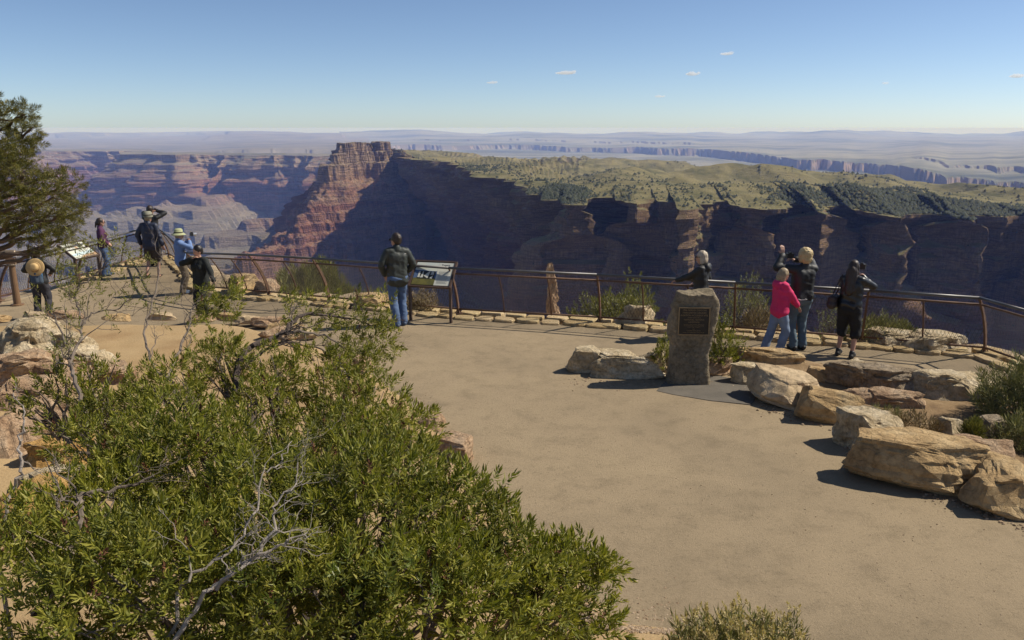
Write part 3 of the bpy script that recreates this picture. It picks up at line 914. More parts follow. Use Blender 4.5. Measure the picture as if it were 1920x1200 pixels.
rock(1232, 700, 60, .3, .45, 5, white_rock, "pale rock touching the left foot of the plaque stone", 326, group=G)
# rock at the edge of the shrub bed
rock(852, 880, 92, .30, .55, -48, pink_rock, "pinkish slab poking out from the big shrub onto the path", 331, ncut=7, rough=.04, layers=.09)
rock(812, 812, 50, .2, .4, -60, pink_rock, "small flat rock at the shrub edge above the pinkish slab", 332, sub=3)
rock(842, 905, 60, .16, .32, -30, pink_rock, "broken rock fragment below the pinkish slab in the leaves", 333, sub=3)
# outcrop on the left
GO = "outcrop rocks left of the shrub"
outc = [(30, 690, 120, .55, .9, 10, white_rock, "top pale rock of the outcrop at the left edge, above a dark tuft"), (105, 685, 95, .38, .6, -8, white_rock, "flat pale rock at the top right of the left outcrop"),
        (15, 745, 110, .5, .8, 20, pink_rock, "pitted pink rock at the left edge under the dark tuft"), (85, 750, 110, .4, .7, -15, pink_rock, "rough pinkish rock in the middle of the left outcrop"),
        (30, 815, 130, .5, .8, 0, pink_rock, "large crumbly pink rock low in the left outcrop"), (110, 820, 80, .32, .55, 15, pink_rock, "crumbly rock of the outcrop half behind green twigs"),
        (85, 905, 95, .34, .55, -12, gold_rock, "orange-yellow rock at the lower end of the left outcrop"), (70, 960, 90, .28, .5, 20, white_rock, "split cream rock below the orange-yellow rock"),
        (205, 735, 70, .28, .5, 0, pink_rock, "reddish rock showing through the twigs right of the outcrop"),
        (-15, 890, 110, .5, .8, 5, pink_rock, "pink outcrop rock at the left edge behind the bare twig"), (60, 860, 90, .4, .6, 30, pink_rock, "weathered pink rock just above the orange-yellow rock"),
        (60, 715, 70, .3, .5, 40, pink_rock, "small reddish rock in the crack between the two top pale rocks"), (150, 710, 70, .3, .5, -30, white_rock, "pale end rock of the outcrop next to the bare stem"),
        (130, 775, 80, .35, .6, 25, pink_rock, "pinkish rock right of the outcrop's middle, among twigs"), (30, 1010, 110, .35, .6, -10, gold_rock, "ochre rock lowest in the left outcrop, among leaves")]
for i, (cx, yb, wp, h, d, yaw, mt, lb) in enumerate(outc):
    rock(cx, yb, wp * 1.22, h * 1.15, d * 1.2, yaw, mt, lb, 340 + i, "outcrop_rock", GO, z=.15, ncut=10, rough=.14)
# stones along the far edge of the dirt terrace
GE = "stones along the terrace edge"
ex_ = [(-20, 606), (60, 603), (120, 600), (215, 604), (300, 602), (372, 605), (425, 603), (462, 608), (500, 614), (532, 624), (560, 636)]
for i, (cx, yb) in enumerate(ex_):
    big = i in (1, 2, 8, 9, 10)
    where = ("at the left edge of the picture", "left of the straw-hat woman's feet", "right of the straw-hat woman's feet", "under the thin open shrub", "below the walking man in shorts", "just left of the woman in the black top", "just right of the woman in the black top", "where the edge starts to turn", "on the turn, second from the corner", "on the turn, next to the corner", "last before the big shrub's branches")[i]
    o = rock(cx, yb, 66 if big else 54, .13 if not big else .17, .34, random.uniform(-15, 15), (tan_rock, slab_rock, pink_rock)[i % 3], "flat terrace edging stone " + where, 360 + i, "edging_stone", GE, sub=3, z=.02)
# rocks beyond the railing
rock(1193, 616, 74, .42, .7, 0, white_rock, "pale rock just behind the railing, left of the plaque stone", 381)
rock(448, 556, 66, .5, .9, 0, tan_rock, "left one of the pale rim rocks behind the railing", 382, ncut=12)
rock(490, 557, 50, .36, .7, 20, pink_rock, "right one of the pale rim rocks behind the railing", 383)
rock(1690, 655, 90, .28, .6, 0, white_rock, "low pale rim rock behind the railing right of the dome bush", 384)
rock(1768, 664, 110, .30, .7, 0, white_rock, "long pale rim rock behind the railing near the corner post", 385)
rock(690, 582, 70, .3, .6, 0, tan_rock, "tan rim rock behind the railing left of the standing man", 386)
rock(520, 640, 70, .22, .4, 10, pink_rock, "rock at the terrace corner under the arching branch", 387, z=.12)
rock(655, 700, 70, .25, .5, -30, pink_rock, "rock on the shrub bed edge seen through the twigs", 388, z=.12)
# a slim sunlit pinnacle below the rim
pt = at_depth(1031, 492, 26.0)
sp = MB()
gq = np.random.default_rng(9)
pv_, pf_, n0 = [], [], 0
zz = 0.0
for k in range(9):
    w_ = .34 + .10 * k * gq.uniform(.5, 1.1); h_ = gq.uniform(.55, .8)
    me = rock_mesh("lump", w_, w_ * .9, h_, 700 + k, 4, 8, .22, .8, .1)
    vv = np.array([v.co[:] for v in me.vertices]) + np.array([gq.uniform(-.12, .12) + .04 * k, gq.uniform(-.1, .1), -zz - h_])
    ff = np.array([tuple(p_.vertices) for p_ in me.polygons]); pv_.append(vv); pf_.append(ff + n0); n0 += len(vv); zz += h_ * .72
    bpy.data.meshes.remove(me)
o = add("rock_pinnacle", fast_mesh("rock_pinnacle", np.vstack(pv_), np.vstack(pf_)), pink_rock); o.location = pt
tag(o, "slim sunlit rock pinnacle standing below the rim behind the railing", "rock")

# ================================================================== RAILING
rust = M("rusty_steel", (.16, .085, .045), (.085, .045, .028), 9, .8, .3, 60, .004)
steel = M("dark_grey_pipe", (.13, .12, .115), (.085, .08, .075), 5, .45, 0, 1, .01, .3)
wire_m = M("weathered_wire", (.10, .078, .062), (.06, .05, .045), 20, .7)
rail = empty("metal_railing", FENCE_MAJ[10])
tag(rail, "rusty brown curved-post railing with wire mesh along the canyon rim", "railing")
base0 = Vector(FENCE_MAJ[10])
inw = []
for i, p in enumerate(FENCE_MAJ):
    a = FENCE_MAJ[max(i - 1, 0)]; c = FENCE_MAJ[min(i + 1, len(FENCE_MAJ) - 1)]
    d1 = (p - a).normalized() if i else (c - p).normalized()
    d2 = (c - p).normalized() if i < len(FENCE_MAJ) - 1 else d1
    d = (d1 + d2).normalized()
    n = Vector((d.y, -d.x, 0)).normalized()       # inward: right-hand side while walking left to right
    k = 1 / max(.55, n.dot(Vector((d1.y, -d1.x, 0)).normalized()))
    inw.append(n * k)
def fp(p, n, t, h=1.0):       # point on the curved profile
    return Vector(p) - base0 + n * (.40 * t ** 1.9) + Vector((0, 0, h * t))
NMAJ = len(FENCE_MAJ)
for i in range(NMAJ):
    p, n = FENCE_MAJ[i], inw[i]
    mb = MB()
    pts = [fp(p, n, t) for t in np.linspace(0, 1, 9)]
    tan_ = Vector((-n.y, n.x, 0)).normalized(); nn = n.normalized()
    # flat-bar post: rectangular section swept along the arc
    V = []; F = []
    for q in pts:
        for (sx, sy) in ((-1, -1), (1, -1), (1, 1), (-1, 1)):
            V.append(q + tan_ * sx * .017 + nn * sy * .036)
    for j in range(len(pts) - 1):
        for k in range(4): F.append((4 * j + k, 4 * j + (k + 1) % 4, 4 * j + 4 + (k + 1) % 4, 4 * j + 4 + k))
    F += [(3, 2, 1, 0), tuple(4 * (len(pts) - 1) + k for k in range(4))]
    mb.raw(V, F)
    mb.tube([fp(p, n, .97), fp(p, n, 1) + nn * .08 + Vector((0, 0, .09))], .02, 6)
    post = mb.build("post", rust, rail)
    bp = MB(); rm = Matrix.Rotation(math.atan2(tan_.y, tan_.x), 3, 'Z')
    bp.box(Vector(p) - base0 + Vector((0, 0, .055)), (.17, .17, .02), rm)
    for sx in (-1, 1): bp.tube([Vector(p) - base0 + tan_ * sx * .065 + Vector((0, 0, .06)), Vector(p) - base0 + tan_ * sx * .01 + Vector((0, 0, .17))], .011, 5)
    bp.build("base_plate", rust, post)
for i in range(NMAJ - 1):
    pa, pb, na, nb_ = FENCE_MAJ[i], FENCE_MAJ[i + 1], inw[i], inw[i + 1]
    L = (pb - pa).length
    nm = max(1, round(L / .95))
    for j in range(1, nm):
        f = j / nm; p = pa.lerp(pb, f); n = na.lerp(nb_, f)
        mb = MB(); mb.tube([fp(p, n, t) for t in np.linspace(.13, .97, 7)], .016, 6)
        mb.build("picket", rust, rail, True)
    for nm_, t0, r_, mt in (("top_rail", .97, .020, rust), ("bottom_rail", .15, .020, rust)):
        mb = MB(); mb.tube([fp(pa, na, t0), fp(pb, nb_, t0)], r_, 8); mb.build(nm_, mt, rail, True)
    up = Vector((0, 0, .10))
    mb = MB(); mb.tube([fp(pa, na, 1) + na.normalized() * .09 + up, fp(pb, nb_, 1) + nb_.normalized() * .09 + up], .026, 10); mb.build("handrail", steel, rail, True)
    # wire mesh: two families of slanting wires following the curve
    V = []; F = []
    sp_ = .062; nw = int(L / sp_); slant = .42
    ts = np.linspace(.15, .96, 6)
    for fam in (1, -1):
        for w in range(-8, nw + 9):
            prev = None
            for k in range(len(ts) - 1):
                ok = True; q = []
                for t in (ts[k], ts[k + 1]):
                    f = (w * sp_ + fam * (t - .15) * slant) / L
                    if f < -.001 or f > 1.001: ok = False
                    f = min(max(f, 0), 1)
                    q.append(fp(pa.lerp(pb, f), na.lerp(nb_, f), t))
                if not ok: continue
                wd = .0030
                e = (pb - pa).normalized() * wd; up2 = na.normalized() * wd
                n0 = len(V)
                for qq in q:
                    V += [qq - e, qq + e * .5 + up2, qq + e * .5 - up2]
                for c in range(3): F.append((n0 + c, n0 + (c + 1) % 3, n0 + 3 + (c + 1) % 3, n0 + 3 + c))
    me = bpy.data.meshes.new("wire_mesh"); me.from_pydata([tuple(v) for v in V], [], F); me.update()
    wo_ = add("wire_mesh", me, wire_m, rail)
    wo_["kind"] = "stuff"

# flagstones under the railing
flag = empty("flagstone_edging", base0)
tag(flag, "row of thin tan flagstones laid under the foot of the railing", "kerb stones")
flag_m = [rock_mat("flagstone_a", (.46, .37, .22), (.40, .30, .17), (.24, .16, .085), 4, .5), rock_mat("flagstone_b", (.50, .40, .26), (.43, .32, .19), (.27, .18, .1), 4, .5), rock_mat("flagstone_c", (.42, .32, .18), (.36, .26, .14), (.22, .14, .07), 4, .5)]
fr = random.Random(5)
def flagstone(x0, l, w):
    n = 9; pts = []
    for k in range(n):
        t = 2 * math.pi * k / n
        c, s = math.cos(t), math.sin(t)
        pts.append((math.copysign(abs(c) ** .5, c) * l / 2 * fr.uniform(.86, 1.03), math.copysign(abs(s) ** .6, s) * w / 2 * fr.uniform(.82, 1.05)))
    return pts
flag_meshes = []
for k in range(14):
    pts = flagstone(0, 1.0, 1.0); h = .06
    top = [(x * .94, y * .93, h + fr.uniform(-.006, .006)) for x, y in pts]
    V = [(x, y, -.03) for x, y in pts] + [(x * 1.01, y * 1.01, h * .62) for x, y in pts] + top + [(0, 0, h + .006)]
    n = len(pts); F = []
    for j in range(2):
        for i in range(n): F.append((j * n + i, j * n + (i + 1) % n, (j + 1) * n + (i + 1) % n, (j + 1) * n + i))
    for i in range(n): F.append((2 * n + i, 2 * n + (i + 1) % n, 3 * n))
    me = bpy.data.meshes.new("flagstone"); me.from_pydata(V, [], F); me.update(); me.materials.append(flag_m[k % 3])
    flag_meshes.append(me)
for i in range(3, NMAJ - 2):
    pa, pb, na, nb_ = FENCE_MAJ[i], FENCE_MAJ[i + 1], inw[i].normalized(), inw[i + 1].normalized()
    L = (pb - pa).length; ang = math.atan2((pb - pa).y, (pb - pa).x)
    for row, (off, wid) in enumerate(((.22, .34), (-.10, .34))):
        s = fr.uniform(-.1, .1)
        while s < L - .1:
            l = fr.uniform(.34, .62)
            f = min(1, max(0, (s + l / 2) / L)); p = pa.lerp(pb, f) + na.lerp(nb_, f) * (off + fr.uniform(-.05, .05))
            o = bpy.data.objects.new("flagstone", fr.choice(flag_meshes)); C.objects.link(o); o.parent = flag
            o.location = p - base0 + Vector((0, 0, fr.uniform(-.012, .012) + (.02 if row else 0)))
            o.scale = (l * 1.0, wid * fr.uniform(.85, 1.15), fr.uniform(.8, 1.25))
            o.rotation_euler = (fr.uniform(-.04, .04), fr.uniform(-.04, .04), ang + fr.uniform(-.09, .09))
            s += l * .98 + fr.uniform(.0, .03)

# ================================================================== PLAQUE STONE
def text_mesh(body, size, extr=.0008, align='CENTER', spacing=1.0):
    cu = bpy.data.curves.new("lettering", 'FONT'); cu.body = body; cu.size = size; cu.align_x = align; cu.extrude = extr
    cu.space_line = spacing; cu.resolution_u = 2
    o = bpy.data.objects.new("lettering", cu); C.objects.link(o)
    bpy.context.view_layer.update()
    me = bpy.data.meshes.new_from_object(o.evaluated_get(bpy.context.evaluated_depsgraph_get()))
    bpy.data.objects.remove(o); bpy.data.curves.remove(cu)
    me.name = "lettering"
    return me

mon_m = rock_mat("monument_stone", (.28, .232, .17), (.215, .18, .132), (.15, .12, .08), 2.2, .8)
base = on_ground(1294, 722)
mon = empty("plaque_stone", (base.x, base.y + .17, 0), R(-4))
tag(mon, "upright rough grey-tan stone slab bearing a bronze plaque", "monument")
def monolith():
    nz, nx, ny = 60, 34, 16
    hh = 1.42
    lv = [(0, -.33, .33), (.18, -.32, .31), (.5, -.325, .30), (.62, -.315, .33), (.75, -.36, .335), (.95, -.345, .36), (1.12, -.30, .40), (1.2, -.33, .41), (1.32, -.26, .385), (1.42, -.23, .33)]
    lv = np.array(lv)
    ring = []
    for k in range(nx): ring.append((k / nx, 0))
    for k in range(ny): ring.append((1, k / ny))
    for k in range(nx): ring.append((1 - k / nx, 1))
    for k in range(ny): ring.append((0, 1 - k / ny))
    ring = np.array(ring); n = len(ring)
    V = []
    zs = np.linspace(-.05, hh, nz)
    for z in zs:
        xl = np.interp(z, lv[:, 0], lv[:, 1]); xr = np.interp(z, lv[:, 0], lv[:, 2])
        cx, cy = ring[:, 0] * 2 - 1, ring[:, 1] * 2 - 1
        rr = (np.abs(cx) ** 7 + np.abs(cy) ** 7) ** (1 / 7)
        cx, cy = cx / rr, cy / rr
        th = .185 - .02 * z
        V.append(np.stack([(xl + xr) / 2 + cx * (xr - xl) / 2, cy * th + .035 * z, np.full(n, z)], -1))
    V = np.array(V)
    topc = V[-1].mean(0)
    caps = [topc + (V[-1] - topc) * f + np.array([0, 0, .012]) * (1 - f) for f in (.85, .65, .45, .25, .06)]
    V = np.vstack([V] + [c[None] for c in caps])
    P = V.reshape(-1, 3)
    nrm = P - np.array([.02, .02, .7]); nrm[:, 2] *= .3; nrm /= np.linalg.norm(nrm, axis=1, keepdims=True)
    nz1 = fbm(P[:, 0] * 3.2, P[:, 1] * 3.2, P[:, 2] * 3.2, 5, 401); nz2 = ridge(P[:, 0] * 5, P[:, 1] * 5, P[:, 2] * 4, 3, 402)
    flatm = 1 - .85 * (ss(.3, .26, np.abs(P[:, 0] - .02)) * ss(.30, .26, np.abs(P[:, 2] - 1.0)) * (P[:, 1] < 0))
    P = P + nrm * ((.028 * nz1 - .03 * np.maximum(0, nz2 - .3)) * flatm)[:, None]
    P[:, 2] += .05 * fbm(P[:, 0] * 4, P[:, 1] * 4, 0, 3, 405) * ss(1.15, 1.4, P[:, 2])
    rows = len(V)
    i = np.arange(rows * n).reshape(rows, n)
    j = np.roll(i, -1, 1)
    F = np.stack([i[:-1], j[:-1], j[1:], i[1:]], -1).reshape(-1, 4)
    return fast_mesh("stone", P, F, False)
add("stone", monolith(), mon_m, mon)
bronze = M("dark_bronze", (.035, .028, .02), (.022, .018, .014), 12, .5, 0, 1, .01, .4)
bronze_l = M("worn_bronze", (.30, .22, .12), (.2, .14, .08), 20, .45, 0, 1, .01, .5)
pz, px0, py0 = 1.0, .02, -.165
pq = MB(); pq.box((px0, py0 - .012, pz), (.46, .03, .42))
plaque = pq.build("plaque", bronze, mon); plaque.rotation_euler = (R(-2), 0, 0)
fr_ = MB()
for sx in (-1, 1): fr_.box((px0 + sx * .2275, py0 - .029, pz), (.015, .012, .43))
for sz in (-1, 1): fr_.box((px0, py0 - .029, pz + sz * .2075), (.44, .012, .015))
fr_.build("frame", bronze_l, plaque)
lines = [("1956 GRAND CANYON", .034, .160), ("TWA-UNITED AIRLINES", .034, .120), ("AVIATION ACCIDENT SITE", .034, .080), ("HAS BEEN DESIGNATED A", .017, .050), ("NATIONAL HISTORIC", .031, .014), ("LANDMARK", .031, -.022),
         ("THIS SITE POSSESSES NATIONAL SIGNIFICANCE", .0145, -.055), ("IN COMMEMORATING THE HISTORY OF THE", .0145, -.075), ("UNITED STATES OF AMERICA", .0145, -.095), ("2014", .017, -.125), ("NATIONAL PARK SERVICE", .018, -.152), ("UNITED STATES DEPARTMENT OF THE INTERIOR", .0145, -.178)]
for body, sz, dz in lines:
    o = add("lettering", text_mesh(body, sz, .0015), bronze_l, plaque, (px0, py0 - .0285, pz + dz), (math.pi / 2, 0, 0))

# ================================================================== INFORMATION PANELS
brown = M("brown_painted_steel", (.085, .05, .035), (.06, .036, .026), 8, .55)
black = M("black_frame", (.02, .018, .016), (.012, .012, .011), 8, .5)
pr_white = M("printed_pale_grey", (.56, .55, .47), (.5, .49, .42), 3, .45)
pr_cream = M("printed_cream", (.62, .60, .46), (.45, .50, .50), 2.2, .45)
pr_blue = M("printed_blue_hills", (.10, .16, .26), (.05, .07, .15), 5, .45)
pr_olive = M("printed_olive_ground", (.17, .15, .035), (.06, .06, .02), 5, .45)
pr_dark = M("printed_dark", (.02, .022, .015), (.03, .03, .02), 9, .45)
pr_text = M("printed_text", (.07, .065, .06), None, 9, .5)
pr_sky = M("printed_sky_blue", (.42, .56, .62), (.55, .62, .58), 4, .45)
pr_warm = M("printed_canyon_orange", (.42, .26, .13), (.3, .2, .12), 8, .45)
pr_grey = M("printed_text_grey", (.38, .375, .33), None, 9, .5)

def info_panel(name, loc, ang, label, W, D_, hb, tilt, art):
    t = empty(name, loc, ang)
    tag(t, label, "information panel")
    # local frame: x along the panel, y up-slope direction (horizontal), z up
    rot = Matrix.Rotation(tilt, 3, 'X')
    pan = MB(); pan.box((0, D_ / 2, -.015), (W, D_, .03))
    po = pan.build("panel", black, t, loc=(0, 0, hb), rot=(tilt, 0, 0))
    fr2 = MB()
    for sx in (-1, 1): fr2.box((sx * (W / 2 + .02), D_ / 2, -.01), (.04, D_ + .06, .06))
    fr2.box((0, D_ + .02, -.012), (W, .03, .05)); fr2.box((0, -.02, -.012), (W, .03, .05))
    fr2.build("frame", brown, po)
    for sx in (-1, 1):
        mb = MB(); mb.box((sx * (W / 2 + .02), .03, hb / 2 - .02), (.045, .075, hb + .04)); mb.build("post", brown, t)
    art(po, W, D_)
    return t
def sheet(parent, name, mat, pts, z):
    mb = MB(); mb.prism(pts, z - .001, z + .001); return mb.build(name, mat, parent)
def art_main(po, W, D_):
    x0 = -W / 2 + .015; x1 = W / 2 - .015; y0 = .015; y1 = D_ - .015; xm = x0 + (x1 - x0) * .60
    sheet(po, "printed_sky", pr_cream, [(x0, y0 + .37 * D_ * 1.6), (xm, y0 + .37 * D_ * 1.6), (xm, y1), (x0, y1)], .002)
    sheet(po, "printed_hills", pr_blue, [(x0, y0 + .14), (xm, y0 + .14), (xm, y0 + .37 * D_ * 1.57), (x0, y0 + .37 * D_ * 1.66)], .0045)
    sheet(po, "printed_ground", pr_olive, [(x0, y0), (xm, y0), (xm, y0 + .17), (x0 + .25, y0 + .20), (x0, y0 + .16)], .007)
    sheet(po, "printed_shadow", pr_dark, [(x0 + .08, y0 + .15), (x0 + .44, y0 + .15), (x0 + .46, y0 + .34), (x0 + .14, y0 + .34)], .0095)
    for q in ([(.09, .18), (.14, .18), (.13, .33), (.10, .33)], [(.15, .17), (.21, .18), (.20, .33), (.185, .33)], [(.22, .22), (.31, .16), (.34, .33), (.32, .34)], [(.36, .16), (.41, .16), (.42, .24), (.38, .21)], [(.36, .25), (.43, .26), (.42, .33), (.37, .33)]):
        sheet(po, "printed_fin", pr_white, [(x0 + a, y0 + c) for a, c in q], .012)
    sheet(po, "printed_text_field", pr_white, [(xm, y0), (x1, y0), (x1, y1), (xm, y1)], .0045)
    add("lettering", text_mesh("Tragedy\nRemembered", .056, .0008, 'LEFT', .85), pr_text, po, (xm + .06, y1 - .075, .007))
    for k in range(13):
        yy = y0 + .05 + k * .024
        wv = (x1 - xm - .09) * random.Random(k).uniform(.8, 1)
        sheet(po, "text_line", pr_grey, [(xm + .045, yy), (xm + .045 + wv, yy), (xm + .045 + wv, yy + .009), (xm + .045, yy + .009)], .007)
fdir = (FENCE_MAJ[11] - FENCE_MAJ[10]).normalized()
fang = math.atan2(fdir.y, fdir.x)
sp0 = on_ground(848, 607)
info_panel("information_panel", (sp0.x - .44 * fdir.x - .03, sp0.y - .44 * fdir.y, 0), fang, "brown-framed slanted information panel with landscape picture beside the standing man", .83, .60, .76, R(43), art_main)
def art_left(po, W, D_):
    x0 = -W / 2 + .015; x1 = W / 2 - .015; y0 = .015; y1 = D_ - .015
    sheet(po, "printed_page", pr_cream, [(x0, y0), (x1, y0), (x1, y1), (x0, y1)], .002)
    sheet(po, "printed_title_field", pr_white, [(x0, y1 - .32), (x1, y1 - .32), (x1, y1), (x0, y1)], .0045)
    sheet(po, "printed_water", pr_sky, [(x0, y0 + .09), (x1, y0 + .14), (x1, y0 + .22), (x0, y0 + .17)], .0045)
    sheet(po, "printed_canyon", pr_warm, [(x0 + .2, y0), (x1, y0), (x1, y0 + .12), (x0 + .35, y0 + .07)], .007)
    sheet(po, "printed_photo", pr_dark, [(x1 - .34, y1 - .2), (x1 - .14, y1 - .2), (x1 - .14, y1 - .05), (x1 - .34, y1 - .05)], .007)
    sheet(po, "printed_photo", pr_warm, [(x1 - .46, y1 - .25), (x1 - .37, y1 - .25), (x1 - .37, y1 - .11), (x1 - .46, y1 - .11)], .007)
ld = (FENCE_MAJ[4] - FENCE_MAJ[2]).normalized()
lp = on_ground(149, 540)
info_panel("information_panel", (lp.x + ld.x * .45, lp.y + ld.y * .45, lp.z), math.atan2(ld.y, ld.x), "white slanted information panel by the left railing under the pine branch", .86, .62, .80, R(36), art_left)

# ================================================================== COIN VIEWER
vp = on_ground(33, 573)
vw = empty("viewing_telescope", vp, R(20))
tag(vw, "brown coin-operated viewing telescope on a post at the left edge", "telescope")
vbrown = M("viewer_brown_paint", (.20, .115, .06), (.14, .08, .04), 8, .5)
vgrey = M("viewer_weathered_metal", (.24, .18, .12), (.16, .12, .08), 8, .45, 0, 1, .01, .4)
mb = MB(); mb.tube([(0, 0, 0), (0, 0, .04), (0, 0, .05), (0, 0, 1.02)], [.15, .15, .085, .072], 16); mb.build("pedestal", vbrown, vw)
mb = MB(); mb.tube([(0, 0, 1.02), (0, 0, 1.03), (0, 0, 1.06)], [.11, .12, .11], 14); mb.build("collar", vgrey, vw)
mb = MB(); mb.box((0, 0, 1.13), (.20, .17, .15)); cb = mb.build("coin_box", vbrown, vw)
mb = MB(); mb.tube([(0, 0, 1.2), (0, 0, 1.27)], .03, 8); mb.build("yoke", vgrey, vw)
mb = MB(); mb.tube([(-.30, .0, 1.36), (-.12, .0, 1.345), (-.1, 0, 1.343), (.1, .0, 1.32), (.12, 0, 1.318), (.26, 0, 1.30)], [.045, .05, .065, .07, .06, .06], 14); bar = mb.build("telescope_barrel", vgrey, vw)
mb = MB(); mb.tube([(.262, 0, 1.3), (.30, 0, 1.296)], [.052, .04], 12); mb.build("eyepiece", M("chrome", (.6, .6, .6), None, 4, .25, 0, 1, .01, .9), bar)

# a few loose pebbles on the paving
def pebbles():
    g = np.random.default_rng(77)
    bm = bmesh.new(); bmesh.ops.create_icosphere(bm, subdivisions=1, radius=1.0)
    tv = np.array([v.co[:] for v in bm.verts]); tf = np.array([[v.index for v in f.verts] for f in bm.faces]); bm.free()
    P = []
    def put(n, fx, smin, smax):
        for _ in range(n):
            x, y = fx(); p = on_ground(x, y); P.append((p.x, p.y, float(hbed(np.array(p.x), np.array(p.y))) if inside(np.array(p.x), np.array(p.y), bed) else p.z + .004, g.uniform(smin, smax)))
    put(1100, lambda: (g.uniform(1090, 1275), 1215 - abs(g.normal(0, 42))), .004, .014)
    put(200, lambda: (g.uniform(1240, 1345), g.normal(722, 4)), .006, .016)
    put(700, lambda: (g.uniform(700, 1900), g.uniform(630, 1190)), .002, .007)
    rb = [(1065, 715), (1150, 722), (1240, 720), (1330, 712), (1400, 730), (1440, 768), (1500, 780), (1590, 800), (1600, 850), (1660, 872), (1750, 930), (1850, 960), (1920, 990)]
    for _ in range(700):
        k = g.integers(0, len(rb) - 1); f = g.random(); p = on_ground(rb[k][0] + (rb[k + 1][0] - rb[k][0]) * f + g.normal(0, 9), rb[k][1] + (rb[k + 1][1] - rb[k][1]) * f + g.normal(0, 7)); P.append((p.x, p.y, p.z + .004, abs(g.normal(.007, .006)) + .003))
    for _ in range(500):
        k = g.integers(9, len(bedpx) - 3); f = g.random()
        a, c = bedpx[k]; a2, c2 = bedpx[k + 1]
        p = on_ground(a + (a2 - a) * f + abs(g.normal(0, 22)), c + (c2 - c) * f - g.normal(0, 8)); P.append((p.x, p.y, p.z + .003, g.uniform(.004, .012)))
    P = np.array(P)
    jit = 1 + g.uniform(-.3, .3, (len(P), len(tv), 1))
    V = tv[None] * jit * P[:, 3][:, None, None] * np.array([1.2, 1, .7]) + P[:, None, :3]
    F = tf[None] + (np.arange(len(P)) * len(tv))[:, None, None]
    return fast_mesh("pebbles", V, F.reshape(-1, 3), False)
tag(add("pebbles", pebbles(), leaf_mat("pebble_stone", [(0, (.16, .105, .06)), (.5, (.28, .195, .12)), (1, (.38, .29, .2))], 0, .9)), "loose tan pebbles and grit scattered on the path and its edge", "pebbles", kind='stuff')

# ================================================================== PLANTS
bark = M("grey_brown_bark", (.20, .16, .125), (.10, .075, .058), 14, .9, .6, 60, .004)
bark_dark = M("dark_bark", (.085, .06, .047), (.045, .033, .027), 14, .9, .6, 60, .004)
bark_dead = M("bleached_dead_wood", (.32, .275, .235), (.17, .14, .115), 18, .85, .5, 70, .003)
bark_pine = M("pine_bark", (.14, .095, .065), (.07, .05, .036), 10, .9, .7, 40, .01)
leaf_green = leaf_mat("shrub_leaf", [(0, (.085, .10, .012)), (.35, (.15, .16, .018)), (.7, (.22, .22, .030)), (1, (.33, .30, .055))], .30, .55, 2.6)
leaf_olive = leaf_mat("olive_leaf", [(0, (.10, .11, .02)), (.5, (.17, .17, .032)), (1, (.27, .24, .065))], .2, .55)
leaf_sage = leaf_mat("sage_leaf", [(0, (.13, .14, .05)), (.5, (.21, .205, .075)), (1, (.34, .30, .13))], .2, .6)
leaf_straw = leaf_mat("straw_flower", [(0, (.34, .26, .11)), (.5, (.46, .36, .16)), (1, (.56, .47, .25))], .3, .7)
leaf_dry = leaf_mat("dry_twig_leaf", [(0, (.18, .13, .07)), (.5, (.28, .21, .11)), (1, (.38, .3, .17))], .1, .8)
needle = leaf_mat("pine_needle", [(0, (.06, .064, .012)), (.4, (.11, .11, .020)), (.75, (.18, .165, .035)), (1, (.27, .22, .06))], .25, .45)
seed_red = leaf_mat("dried_flower_head", [(0, (.07, .025, .012)), (.5, (.115, .045, .022)), (1, (.18, .08, .04))], 0, .9)

def rot_to(dirs, g):
    """rotation matrices taking +Z to dirs with random roll"""
    d = dirs / np.linalg.norm(dirs, axis=1, keepdims=True)
    a = g.normal(size=d.shape); a -= (a * d).sum(1, keepdims=True) * d; a /= np.linalg.norm(a, axis=1, keepdims=True)
    b = np.cross(d, a)
    return np.stack([a, b, d], -1)

def leaf_shape(l, w, bend, g=None):
    # base, left, right, tip, middle (lowered): a folded, slightly bent blade along +Y, face up +Z
    return np.array([(0, 0, -.03 * l), (-w / 2, l * .45, .04 * l), (w / 2, l * .45, .04 * l), (0, l, -bend * l)]), np.array([(0, 3, 1), (0, 2, 3)])

def sprig_template(seed, nl=15, ll=.40, lw=.085, spread=1.0, stem=True):
    """a shoot along +Z, unit length, with spirally set narrow leaves; returns V, F and per-leaf frames"""
    g = np.random.default_rng(seed)
    V = []; F = []; n = 0; frames = []
    for k in range(nl):
        t = .12 + .88 * k / (nl - 1)
        az = k * 2.4 + g.uniform(-.4, .4)
        el = (R(18) + R(60) * t ** 1.6) + g.uniform(-.2, .2)          # lower leaves spread, top ones rise
        L = ll * g.uniform(.75, 1.15) * (1.0 - .25 * abs(t - .6))
        lv, lf = leaf_shape(L, lw * g.uniform(.8, 1.2), g.uniform(-.05, .22))
        y = np.array([math.cos(az) * math.cos(el), math.sin(az) * math.cos(el), math.sin(el)])
        x = np.array([-math.sin(az), math.cos(az), 0]); z = np.cross(x, y)
        roll = g.uniform(-.5, .5); x2 = x * math.cos(roll) + z * math.sin(roll); z2 = np.cross(x2, y)
        B = np.stack([x2, y, z2], -1)
        P0 = np.array([0, 0, t * .82])
        V.append(lv @ B.T + P0); F.append(lf + n); n += 4
        frames.append((B, P0, L))
    return np.vstack(V), np.vstack(F), frames

